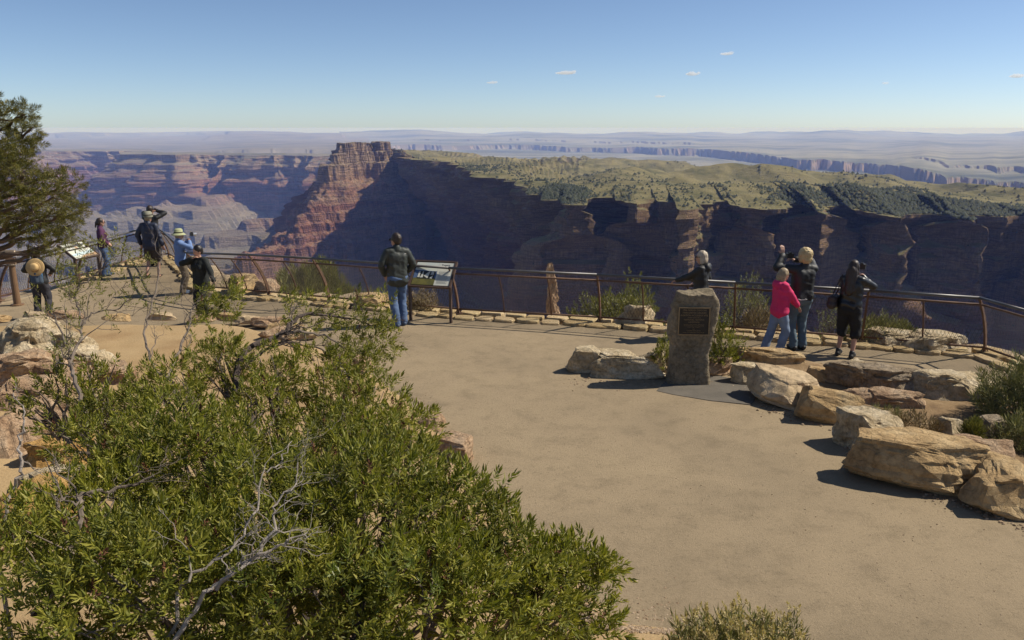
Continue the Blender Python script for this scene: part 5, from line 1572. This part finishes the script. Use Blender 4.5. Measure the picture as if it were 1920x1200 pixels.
def person(label, px_, py_, yaw, h, skin, top, bottom, shoe, hair, pose, top_kind='jacket', bottom_kind='trousers', female=False, hair_kind='short', head_yaw=0, head_pitch=0, seed=1, bulk=1.0, glasses=False, lean=0.0, z=None, extra=None, shoe_low=False):
    p = on_ground(px_, py_) if z is None else on_z(px_, py_, z)
    s = h / 1.75
    t = empty("person", (p.x, p.y, p.z + .005), R(yaw)); tag(t, label, "person")
    def v(x, y, zz): return Vector((x, y, zz)) * s
    fl = Vector((*pose.get('fl', (-.10, .03)), 0)); fr2 = Vector((*pose.get('fr', (.10, -.02)), 0))
    lift_l, lift_r = pose.get('lift', (0, 0))
    hipz = pose.get('hipz', .93)
    sway = pose.get('sway', (0, 0))
    hip = {1: v(.088 + sway[0], sway[1], hipz), -1: v(-.088 + sway[0], sway[1], hipz)}
    ank = {1: v(fr2.x, fr2.y - .03, .085 + lift_r), -1: v(fl.x, fl.y - .03, .085 + lift_l)}
    knee = {}
    for sd in (1, -1):
        knee[sd], ank[sd] = ik(hip[sd], ank[sd], .44 * s, .43 * s, (sd * .15, 1, 0))
    shw = .155 if female else .18
    sh = {sd: v(sd * shw + sway[0], lean * .45 + sway[1] - .01, 1.43) for sd in (1, -1)}
    chest = v(sway[0], lean * .35 + sway[1], 1.28); waist = v(sway[0], lean * .12 + sway[1], 1.06); pel = v(sway[0], sway[1] - .01, .95)
    neck = v(sway[0], lean * .5 + sway[1] - .005, 1.50); headc = v(sway[0], lean * .62 + sway[1] + .022, 1.635)
    hd = {1: Vector(pose.get('hr', (.25, .05, .83))) * s, -1: Vector(pose.get('hl', (-.25, .05, .83))) * s}
    hint = {1: pose.get('er', (.6, -1, -.3)), -1: pose.get('el', (-.6, -1, -.3))}
    elb = {}; wr = {}
    for sd in (1, -1):
        elb[sd], wr[sd] = ik(sh[sd], hd[sd], .29 * s, .27 * s, hint[sd])
    # ---- body: one continuous surface
    HR = Matrix.Rotation(R(head_yaw), 3, 'Z') @ Matrix.Rotation(R(head_pitch), 3, 'X')
    hs = s * 1.10
    def hp_(x, y, zz): return headc + HR @ (Vector((x, y, zz)) * hs)
    b = MB()
    b.ball(hp_(0, 0, .015), (.074 * hs, .093 * hs, .108 * hs), 18, 12, HR)
    b.ball(hp_(0, .022, -.05), (.056 * hs, .068 * hs, .066 * hs), 14, 9, HR)
    b.capsule(hp_(0, .088, .012), hp_(0, .104, -.022), .010 * s, .015 * s, 8)          # nose
    b.capsule(hp_(-.018, .075, -.06), hp_(.018, .075, -.06), .012 * s, .012 * s, 8)       # mouth area
    b.capsule(hp_(-.03, .07, .03), hp_(.03, .07, .03), .018 * s, .018 * s, 8)           # brow
    for sd in (1, -1): b.ball(hp_(sd * .076, -.005, -.005), (.012 * s, .02 * s, .032 * s), 8, 6, HR)
    b.capsule(neck - Vector((0, 0, .05 * s)), headc + Vector((0, -.015 * s, -.06 * s)), .055 * s, .05 * s)
    b.capsule(sh[-1] * .88 + sh[1] * .12, sh[1] * .88 + sh[-1] * .12, .062 * s, .062 * s)
    for sd in (1, -1):
        b.capsule(chest + v(sd * .075, 0, .05), waist + v(sd * .06, 0, 0), .098 * s, .088 * s)
        b.capsule(waist + v(sd * .055, 0, 0), pel + v(sd * .07, 0, -.02), .088 * s, .105 * s)
        b.capsule(hip[sd] + Vector((0, 0, -.02)), knee[sd], .085 * s, .056 * s); b.capsule(knee[sd], ank[sd], .055 * s, .037 * s)
        cal = knee[sd].lerp(ank[sd], .3) + Vector((0, -.018 * s, 0)); b.ball(cal, (.05 * s, .05 * s, .1 * s), 10, 7)
        b.capsule(ank[sd] + Vector((0, -.03 * s, -.05 * s)), ank[sd] + Vector((0, .13 * s, -.06 * s)), .032 * s, .026 * s)
        b.capsule(sh[sd], elb[sd], .05 * s, .042 * s); b.capsule(elb[sd], wr[sd], .04 * s, .028 * s)
        if female: b.ball(chest + v(sd * .075, .085, -.02), (.06 * s, .055 * s, .06 * s), 10, 7)
    body = remesh(b, "body", .0175, 2)
    # hands: palm, four bent fingers and a thumb on the side
    hands = []
    for sd in (1, -1):
        d = (wr[sd] - elb[sd]).normalized()
        hdir = Vector(pose.get('hand_dir_r' if sd == 1 else 'hand_dir_l', d)).normalized()
        up_ = Vector((0, 0, 1)) if abs(hdir.z) < .8 else Vector((0, 1, 0))
        side = hdir.cross(up_).normalized(); pal = side.cross(hdir).normalized() * (-1 if abs(hdir.z) < .8 else 1)
        hm = MB(); w0 = wr[sd]; pc = w0 + hdir * .05 * s
        for q in (-1, -.33, .33, 1): hm.capsule(w0 + hdir * .012 * s + side * q * .016 * s, w0 + hdir * .085 * s + side * q * .029 * s, .014 * s, .0125 * s, 8)
        curl = pose.get('curl', .5)
        for k, (q, ln) in enumerate(((-1, .062), (-.33, .076), (.33, .080), (1, .070))):
            a0 = w0 + hdir * .088 * s + side * q * .029 * s
            d1 = (hdir + pal * curl * .6 + side * q * .08).normalized(); a1 = a0 + d1 * ln * .52 * s
            d2 = (hdir * .7 + pal * curl * 1.5).normalized(); a2 = a1 + d2 * ln * .5 * s
            hm.capsule(a0, a1, .0095 * s, .009 * s, 7); hm.capsule(a1, a2, .009 * s, .0075 * s, 7)
        th = w0 + hdir * .03 * s + side * -sd * .034 * s
        t1 = th + (hdir * .6 + side * -sd * .7 + pal * .25).normalized() * .036 * s; hm.capsule(th, t1, .013 * s, .0105 * s, 7); hm.capsule(t1, t1 + (hdir + pal * .5).normalized() * .03 * s, .010 * s, .008 * s, 7)
        hands.append(remesh(hm, "hand", .0072, 1))
    add("body", join_meshes("body", [body] + hands), skin, t)
    # ---- clothing
    infl = .022 * bulk if top_kind != 'hoodie' else .03 * bulk
    j = MB()
    hem = pose.get('hem', .86)
    for sd in (1, -1):
        j.capsule(chest + v(sd * .08, 0, .06), waist + v(sd * .066, 0, 0), .10 * s + infl * s, .098 * s + infl * s)
        j.capsule(waist + v(sd * .064, 0, 0), Vector((pel.x + sd * .074 * s, pel.y, (hem + .08) * s)), .098 * s + infl * s, .108 * s + infl * 1.1 * s)
        j.capsule(sh[sd] + Vector((0, 0, -.005)), elb[sd], (.052 + infl * .8) * s, (.045 + infl * .7) * s); j.capsule(elb[sd], elb[sd].lerp(wr[sd], .93), (.045 + infl * .7) * s, (.034 + infl * .6) * s)
        if female: j.ball(chest + v(sd * .075, .088, -.02), ((.065 + infl) * s, (.055 + infl) * s, (.068 + infl) * s), 10, 7)
    j.capsule(chest + v(0, 0, .05), waist, (.104 + infl) * s, (.10 + infl) * s); j.capsule(waist, Vector((pel.x, pel.y, (hem + .08) * s)), (.10 + infl) * s, (.112 + infl) * s)
    j.capsule(sh[-1] * .86 + sh[1] * .14, sh[1] * .86 + sh[-1] * .14, (.06 + infl * .7) * s, (.06 + infl * .7) * s)
    if top_kind in ('jacket', 'shirt', 'hoodie'):
        j.capsule(neck + v(0, -.012, -.045), neck + v(0, -.012, .0 if top_kind != 'jacket' else .022), .076 * s, .068 * s)
    if top_kind == 'hoodie':
        j.ball(neck + v(0, -.105, -.05), (.13 * s, .075 * s, .10 * s), 12, 8)
        for sd in (1, -1): j.capsule(neck + v(sd * .07, -.05, -.02), neck + v(sd * .045, .055, -.07), .034 * s, .026 * s)
    jo = add("jacket" if top_kind in ('jacket', 'hoodie') else "shirt", remesh(j, "top", .018, 1, (.014 * s, 5.0, 8.0, seed)), top, t)
    q = MB()
    q.capsule(pel + v(-.07, 0, .06), pel + v(.07, 0, .06), .115 * s, .115 * s); q.capsule(pel + v(-.075, -.01, -.03), pel + v(.075, -.01, -.03), .124 * s, .124 * s)
    lw = pose.get('leg', 1.0)
    for sd in (1, -1):
        if bottom_kind == 'trousers':
            q.capsule(hip[sd] + Vector((0, 0, -.03)), knee[sd], .104 * s * lw, .078 * s * lw); q.capsule(knee[sd], ank[sd] + Vector((0, 0, -.005)), .077 * s * lw, .072 * s * lw)
        elif bottom_kind == 'capri':
            q.capsule(hip[sd] + Vector((0, 0, -.03)), knee[sd], .108 * s * lw, .084 * s * lw); q.capsule(knee[sd], knee[sd].lerp(ank[sd], .22), .082 * s * lw, .078 * s * lw)
        else:
            q.capsule(hip[sd] + Vector((0, 0, -.03)), hip[sd].lerp(knee[sd], .98), .108 * s * lw, .10 * s * lw)
    add({'trousers': "trousers", 'capri': "capri_trousers", 'shorts': "shorts"}[bottom_kind], remesh(q, "bottom", .018, 1, (.013 * s, 4.5, 10.0, seed + 3)), bottom, t)
    for sd in (1, -1):
        sm = MB(); a = ank[sd]
        fy = pose.get('toe_r' if sd == 1 else 'toe_l', 0.0)
        f = Vector((math.sin(fy), math.cos(fy), 0))
        pd = -.25 if (sd == 1 and lift_r > 0) or (sd == -1 and lift_l > 0) else 0
        heel = a - f * .045 * s + Vector((0, 0, -.04 * s)); ball_ = a + f * .12 * s + Vector((0, 0, (-.045 + pd * .25) * s)); toe = a + f * .17 * s + Vector((0, 0, (-.05 + pd * .3) * s))
        if shoe_low:
            sm.capsule(heel + Vector((0, 0, -.022 * s)), ball_ + Vector((0, 0, -.02 * s)), .024 * s, .03 * s); sm.capsule(ball_ + Vector((-.04 * s, 0, .005)), ball_ + Vector((.04 * s, 0, .005)), .014 * s, .014 * s)
            add("sandal", remesh(sm, "sandal", .010, 1), shoe, t)
        else:
            sm.capsule(heel, ball_, .046 * s, .042 * s); sm.capsule(ball_, toe, .042 * s, .034 * s); sm.capsule(heel + f * .03 * s, a + Vector((0, 0, .02 * s)), .045 * s, .05 * s)
            so = add("shoe", remesh(sm, "shoe", .014, 1), shoe, t)
            so2 = MB(); so2.capsule(heel + Vector((0, 0, -.03 * s)), toe + Vector((0, 0, -.018 * s)), .024 * s, .022 * s); add("sole", so2.mesh("sole", True), pose.get('sole', shoe), so)
    # ---- hair
    hr = MB()
    hr.ball(hp_(0, -.016, .034), (.084 * hs, .098 * hs, .102 * hs), 18, 12, HR)
    if hair_kind == 'short':
        hr.ball(hp_(0, -.045, -.01), (.074 * hs, .062 * hs, .07 * hs), 12, 8, HR)
    if hair_kind in ('bob', 'long', 'curly', 'mid'):
        for sd in (1, -1): hr.capsule(hp_(sd * .062, -.018, .03), hp_(sd * .066, -.02, -.085 if hair_kind != 'curly' else -.05), .034 * hs, .03 * hs)
        hr.ball(hp_(0, -.06, -.03), (.082 * hs, .058 * hs, .09 * hs), 12, 8, HR)
    if hair_kind == 'curly':
        hr.ball(hp_(0, -.03, .05), (.105 * hs, .105 * hs, .10 * hs), 14, 10, HR); hr.ball(hp_(0, -.055, -.02), (.1 * hs, .07 * hs, .08 * hs), 12, 8, HR)
    if hair_kind == 'mid':
        hr.capsule(hp_(0, -.07, -.02), hp_(0, -.075, -.14), .07 * hs, .05 * hs)
        for sd in (1, -1): hr.capsule(hp_(sd * .06, -.03, -.04), hp_(sd * .065, -.03, -.14), .033 * hs, .024 * hs)
    if hair_kind == 'long':
        hr.capsule(hp_(0, -.075, -.02), hp_(0, -.13, -.38), .075 * hs, .065 * hs)
        for sd in (1, -1): hr.capsule(hp_(sd * .055, -.06, -.05), hp_(sd * .075, -.11, -.36), .042 * hs, .03 * hs)
    if hair_kind == 'tail':
        hr.ball(hp_(0, -.05, -.01), (.078 * hs, .06 * hs, .075 * hs), 12, 8, HR); hr.capsule(hp_(0, -.11, .01), hp_(0, -.14, -.12), .034 * hs, .018 * hs)
    add("hair", remesh(hr, "hair", .0135, 1, (.014 * hs if hair_kind == 'curly' else .006 * hs, 22 if hair_kind != 'curly' else 34, 8 if hair_kind != 'curly' else 34, seed + 7)), hair, t)
    # ---- face
    for sd in (1, -1):
        em = MB(); em.ball(hp_(sd * .032, .083, .012), .0095 * s, 8, 6); add("eye", em.mesh("eye", True), eye_m, t)
    mm = MB(); mm.capsule(hp_(-.02, .088, -.058), hp_(.02, .088, -.058), .006 * s, .006 * s, 6); add("mouth", mm.mesh("mouth", True), lip_m, t)
    if glasses:
        gm = MB()
        for sd in (1, -1):
            gm.ball(hp_(sd * .034, .098, .012), (.032 * s, .008 * s, .024 * s), 12, 8, HR)
            gm.capsule(hp_(sd * .066, .092, .018), hp_(sd * .084, -.01, .018), .005 * s, .005 * s, 6)
        gm.capsule(hp_(-.01, .104, .016), hp_(.01, .104, .016), .004 * s, .004 * s, 6)
        add("sunglasses", gm.mesh("sunglasses", True), glass_m, t)
    if extra: extra(t, s, hp_, HR, locals())
    return t

def held(parent_t, name, label, cat, pts_local, build):
    """a thing held by a person: top-level, placed through the person's frame"""
    bpy.context.view_layer.update()
    mw = parent_t.matrix_world
    o = build()
    o.matrix_world = mw @ Matrix.Translation(Vector(pts_local))
    return tag(o, label, cat)

def camera_prop(lens_mat=None):
    def f():
        e = empty("camera_body"); e.name = "photo_camera"
        mb = MB(); mb.box((0, 0, 0), (.125, .06, .085)); mb.box((0, 0, .05), (.05, .05, .03)); mb.build("body", black, e)
        mb = MB(); mb.tube([(0, .03, 0), (0, .06, 0), (0, .061, 0), (0, .12, 0)], [.034, .034, .037, .037], 12); mb.build("lens", lens_mat or black, e)
        return e
    return f
def phone_prop():
    e = empty("phone")
    mb = MB(); mb.box((0, 0, 0), (.07, .135, .009)); mb.build("case", M("white_phone", (.65, .65, .65), None, 5, .4), e)
    mb = MB(); mb.box((0, 0, .006), (.06, .105, .003)); mb.build("screen", glass_m, e)
    return e

denim = M("blue_denim", (.085, .135, .245), (.05, .085, .165), 5, .85, .3, 140, .002)
denim_light = M("faded_denim", (.20, .26, .36), (.12, .165, .25), 4, .85, .3, 140, .002)
denim_grey = M("grey_blue_denim", (.115, .165, .20), (.07, .105, .135), 4, .85, .3, 140, .002)
jk_green = cloth("dark_green_jacket", (.030, .036, .030), .6, .6)
jk_black = cloth("black_jacket", (.014, .014, .015), .7, .6)
jk_leather = cloth("black_leather", (.016, .016, .017), .7, .38)
jk_navy = cloth("navy_jacket", (.018, .024, .05), .7, .6)
pink = cloth("hot_pink_fleece", (.62, .022, .12), .8, .8)
purple = cloth("purple_fleece", (.085, .022, .07), .7, .85)
blue_sh = cloth("blue_shirt", (.14, .22, .42), .8, .85)
black_knit = cloth("black_knit", (.012, .015, .013), .7, .85)
dk_pants = cloth("dark_grey_trousers", (.035, .033, .042), .7, .85)
blk_pants = cloth("black_trousers", (.010, .010, .011), .7, .85)
khaki = cloth("khaki_trousers", (.15, .115, .075), .7, .85)
brown_sh = cloth("brown_shorts", (.06, .046, .035), .7, .85)
sh_black = cloth("black_shoe", (.02, .02, .02), .7, .6)
sh_blue = cloth("blue_trainer", (.05, .08, .14), .7, .6)
sole_w = cloth("white_sole", (.7, .68, .62), .9, .6)
hair_dark = M("dark_brown_hair", (.035, .02, .012), (.02, .012, .008), 30, .5)
hair_black = M("black_hair", (.016, .011, .009), (.01, .007, .006), 30, .45)
hair_blond = M("blond_hair", (.52, .40, .21), (.36, .25, .11), 30, .6)
hair_ash = M("ash_blond_hair", (.34, .26, .16), (.22, .155, .085), 30, .6)
hair_grey = M("light_grey_blond_hair", (.50, .42, .31), (.32, .25, .17), 30, .6)
hat_green = cloth("sage_hat", (.36, .37, .20), .85, .9)
hat_grey = cloth("grey_hat", (.24, .23, .17), .8, .9)

def brim_hat(mat, r_brim=.165, crown=.095, hgt=.10, name="hat", droop=.03):
    def f(t, s, hp_, HR, L):
        n = 28; prof = [(0, hgt + .012), (crown * .7, hgt + .006), (crown * .95, hgt * .75), (crown, .0), (crown + .02, -.006), (r_brim * .85, -droop * .7), (r_brim, -droop), (r_brim, -droop - .006), (crown, -.016), (.02, -.01)]
        V = []; F = []
        for (r_, z_) in prof:
            for k in range(n):
                a = 2 * math.pi * k / n; V.append(hp_(r_ * math.cos(a), r_ * 1.12 * math.sin(a) - .01, z_ + .062))
        for i in range(len(prof) - 1):
            for k in range(n): F.append((i * n + k, i * n + (k + 1) % n, (i + 1) * n + (k + 1) % n, (i + 1) * n + k))
        mb = MB(); mb.raw(V, F); mb.build(name, mat, t, True)
        bd = MB(); V = []; F = []
        for z_ in (.0, .028):
            for k in range(n):
                a = 2 * math.pi * k / n; V.append(hp_((crown + .004) * math.cos(a), (crown + .004) * 1.12 * math.sin(a) - .01, z_ + .062))
        F = [(k, (k + 1) % n, n + (k + 1) % n, n + k) for k in range(n)]
        bd.raw(V, F); bd.build("hat_band", brown_sh, t, True)
    return f

# 1 woman with a straw hat hanging on her back, far left
def straw_back(t, s, hp_, HR, L):
    hat = empty("straw_hat_back"); hat.name = "hat"
    hat.parent = t; hat.location = Vector((.06, -.26, 1.33)) * s; hat.rotation_euler = (R(78), 0, 0)
    n = 30; prof = [(0, .115), (.05, .118), (.075, .11), (.09, .07), (.098, 0.0), (.13, -.012), (.19, -.004), (.2, -.012), (.1, -.02), (.01, -.02)]
    V = []; F = []
    for (r_, z_) in prof:
        for k in range(n):
            a = 2 * math.pi * k / n; V.append((r_ * math.cos(a), r_ * math.sin(a), z_))
    for i in range(len(prof) - 1):
        for k in range(n): F.append((i * n + k, i * n + (k + 1) % n, (i + 1) * n + (k + 1) % n, (i + 1) * n + k))
    mb = MB(); mb.raw(V, F); ho = mb.build("straw_crown", hat_straw, hat, True)
    mb = MB(); mb.tube([(.1 * math.cos(a), .1 * math.sin(a), .012) for a in np.linspace(0, 2 * math.pi, 25)], .009, 6, False); mb.build("hat_band", M("hat_band_brown", (.26, .15, .06), None, 8, .8), hat, True)
pw = person("woman seen from behind in dark clothes, straw hat hanging on her back", 83, 598, 8, 1.64, skin_m, jk_black, dk_pants, sh_black, hair_dark,
       dict(fl=(-.13, 0), fr=(.13, .02), hl=(-.16, .26, 1.12), hr=(.2, .24, 1.10), el=(-1, -.3, -.4), er=(1, -.3, -.4), leg=1.12), female=True, hair_kind='bob', seed=11, extra=straw_back, bulk=1.2)
def pack():
    e = empty("backpack")
    m1 = cloth("blue_grey_pack", (.05, .075, .11), .7, .7); m2 = cloth("bright_blue_trim", (.06, .16, .30), .8, .7)
    mb = MB()
    for sx in (-1, 1): mb.capsule((sx * .07, 0, -.14), (sx * .06, .01, .10), .065, .05)
    mb.capsule((0, -.03, -.13), (0, -.02, .04), .07, .055)
    add("bag", remesh(mb, "bag", .014, 2), m1, e)
    for sx in (-1, 1):
        mb = MB(); mb.tube([(sx * .10, .02, -.17), (sx * .115, -.01, 0), (sx * .10, .03, .15), (sx * .10, .1, .20)], .018, 6); mb.build("strap", m2, e)
    return e
held(pw, "backpack", "small blue-grey backpack worn under the straw hat", "backpack", (.05, -.20, 1.05), pack)

# 2 woman in a purple fleece by the left railing
person("woman in purple fleece and sunglasses by the left railing", 199, 517, -62, 1.66, skin_m, purple, denim, sh_blue, hair_dark,
       dict(hl=(-.14, .17, 1.0), hr=(.16, .14, .99), el=(-1, -.5, 0), er=(1, -.6, 0), fl=(-.09, .08)), female=True, hair_kind='tail', head_yaw=8, seed=12, glasses=True)
# 3 man in shorts and navy jacket, walking away
person("man in navy jacket, brown shorts and grey hat walking away", 289, 520, -4, 1.84, skin_tan, jk_navy, brown_sh, sh_black, hair_ash,
       dict(fl=(-.10, -.14), fr=(.13, .05), lift=(.06, 0), hl=(-.30, .04, .92), hr=(.33, .02, .86), el=(-1, -.5, 0), er=(1, -.5, 0), hem=.80, leg=1.12), bottom_kind='shorts', seed=13, bulk=1.4, shoe_low=True, extra=brim_hat(hat_grey, .115, .10, .09, droop=.035))
# 4 man behind him photographing
p4 = person("dark-haired man in black at the tip of the overlook, arms raised to his face", 292, 499, -8, 1.82, skin_tan, jk_black, blk_pants, sh_black, hair_dark,
       dict(hl=(-.07, .22, 1.58), hr=(.08, .22, 1.60), el=(-1, .1, -.1), er=(1, .1, -.05), sole=sole_w), seed=14)
held(p4, "photo_camera", "black camera held up by the man at the overlook tip", "camera", (0, .27, 1.68), camera_prop())
# 5 man in blue shirt and green hat
p5 = person("man in blue shirt, khaki trousers and sage hat raising a camera", 345, 551, -55, 1.66, skin_tan, blue_sh, khaki, sh_blue, hair_ash,
       dict(hl=(-.05, .25, 1.47), hr=(.09, .25, 1.46), el=(-1, .2, -.6), er=(1, .1, -.7), hem=.82, leg=1.1), top_kind='shirt', seed=15, bulk=1.3, extra=brim_hat(hat_green, .155, .095, .10, droop=.045))
silver = M("silver_metal", (.62, .63, .65), None, 5, .3, 0, 1, .01, .6)
held(p5, "photo_camera", "camera with silver lens held up by the man in blue", "camera", (.02, .33, 1.55), camera_prop(silver))
# 6 woman in black knit facing the camera
person("woman in black v-neck top turned towards the camera, hand at her face", 384, 601, 158, 1.62, skin_m, black_knit, blk_pants, sh_black, hair_black,
       dict(hr=(.06, .16, 1.48), er=(1, .3, -.5), hl=(-.48, .12, .98), el=(-1, -.4, .2), hem=.84, fl=(-.1, .05), leg=1.1), female=True, top_kind='vneck', hair_kind='short', head_yaw=-18, head_pitch=-12, seed=16, bulk=1.25)
# 7 man in dark jacket beside the panel
def logo(t, s, hp_, HR, L):
    mb = MB(); mb.box(Vector((.125, -.150, 1.40)) * s, (.035, .004, .014)); mb.build("jacket_logo", sole_w, t)
person("man in dark green jacket and blue jeans beside the information panel", 748, 611, 24, 1.83, skin_m, jk_green, denim, sh_blue, hair_dark,
       dict(fl=(-.07, -.10), fr=(.10, .03), hl=(-.20, .14, .98), hr=(.20, .14, .98), el=(-1, -.7, 0), er=(1, -.7, 0), hem=.80, sole=sole_w), head_yaw=30, seed=17, glasses=True, bulk=1.2, extra=logo)
# 8 woman behind the plaque stone
person("blond woman in black hoodie and sunglasses behind the plaque stone", 1309, 634, 62, 1.63, skin_m, jk_black, blk_pants, sh_black, hair_grey,
       dict(hl=(-.08, .47, 1.16), el=(-.5, -.2, -1), hr=(.22, .18, 1.08), er=(.6, -1, -.3)), female=True, top_kind='hoodie', hair_kind='bob', head_yaw=8, seed=18, glasses=True)
# 9 woman in pink hoodie
p9 = person("woman in hot pink hoodie and jeans looking at her phone", 1456, 663, -78, 1.49, skin_m, pink, denim_light, denim_light, hair_ash,
       dict(hl=(-.04, .36, 1.02), hr=(.08, .34, 1.00), el=(-1, -.3, -.6), er=(1, -.4, -.6), fl=(-.08, -.22), fr=(.08, .03), hem=.82, leg=1.1), female=True, top_kind='hoodie', hair_kind='mid', head_pitch=-10, seed=19, glasses=True, bulk=1.2)
held(p9, "phone", "white phone held by the woman in the pink hoodie", "phone", (.03, .40, .955), phone_prop)
# 10 curly blond person photographing
p10 = person("curly blond person in black jacket and jeans raising a camera", 1494, 655, 12, 1.78, skin_m, jk_black, denim_grey, sh_black, hair_blond,
       dict(hl=(-.30, .20, 1.66), el=(-1, -.1, -.6), hr=(-.02, .26, 1.56), er=(1, .2, .1), hem=.88, fl=(-.09, .0), fr=(.08, .0), hand_dir_l=(-.1, 0, 1)), hair_kind='curly', head_yaw=14, seed=20, bulk=1.3)
held(p10, "photo_camera", "black camera held up by the curly blond person", "camera", (-.13, .26, 1.65), camera_prop())
# 11 dark long-haired woman photographing
p11 = person("woman with long dark hair in black leather jacket and capris", 1584, 669, -38, 1.66, skin_m, jk_leather, blk_pants, sh_black, hair_dark,
       dict(hl=(-.02, .25, 1.44), hr=(.10, .26, 1.46), el=(-1, .1, -.7), er=(1, .1, -.75), hem=.90, fl=(-.13, .05), fr=(.13, -.02), leg=1.12), female=True, bottom_kind='capri', hair_kind='long', head_yaw=-6, seed=21, bulk=1.1)
held(p11, "photo_camera", "black camera held up by the long-haired woman", "camera", (.05, .31, 1.54), camera_prop())
def handbag():
    e = empty("handbag")
    m1 = cloth("brown_black_bag", (.045, .028, .022), .6, .6)
    mb = MB(); mb.capsule((0, -.10, 0), (0, .10, 0), .075, .075); mb.capsule((0, -.11, -.08), (0, .11, -.08), .082, .082)
    add("bag", remesh(mb, "bag", .014, 2, (.008, 9, 9, 4)), m1, e)
    mb = MB(); mb.tube([(0, -.11, .06), (.05, -.06, .25), (.11, 0, .43), (.07, .07, .25), (0, .11, .06)], .010, 6); mb.build("strap", m1, e)
    return e
held(p11, "handbag", "dark brown shoulder bag hanging from the long-haired woman's arm", "bag", (-.26, -.06, 1.00), handbag)
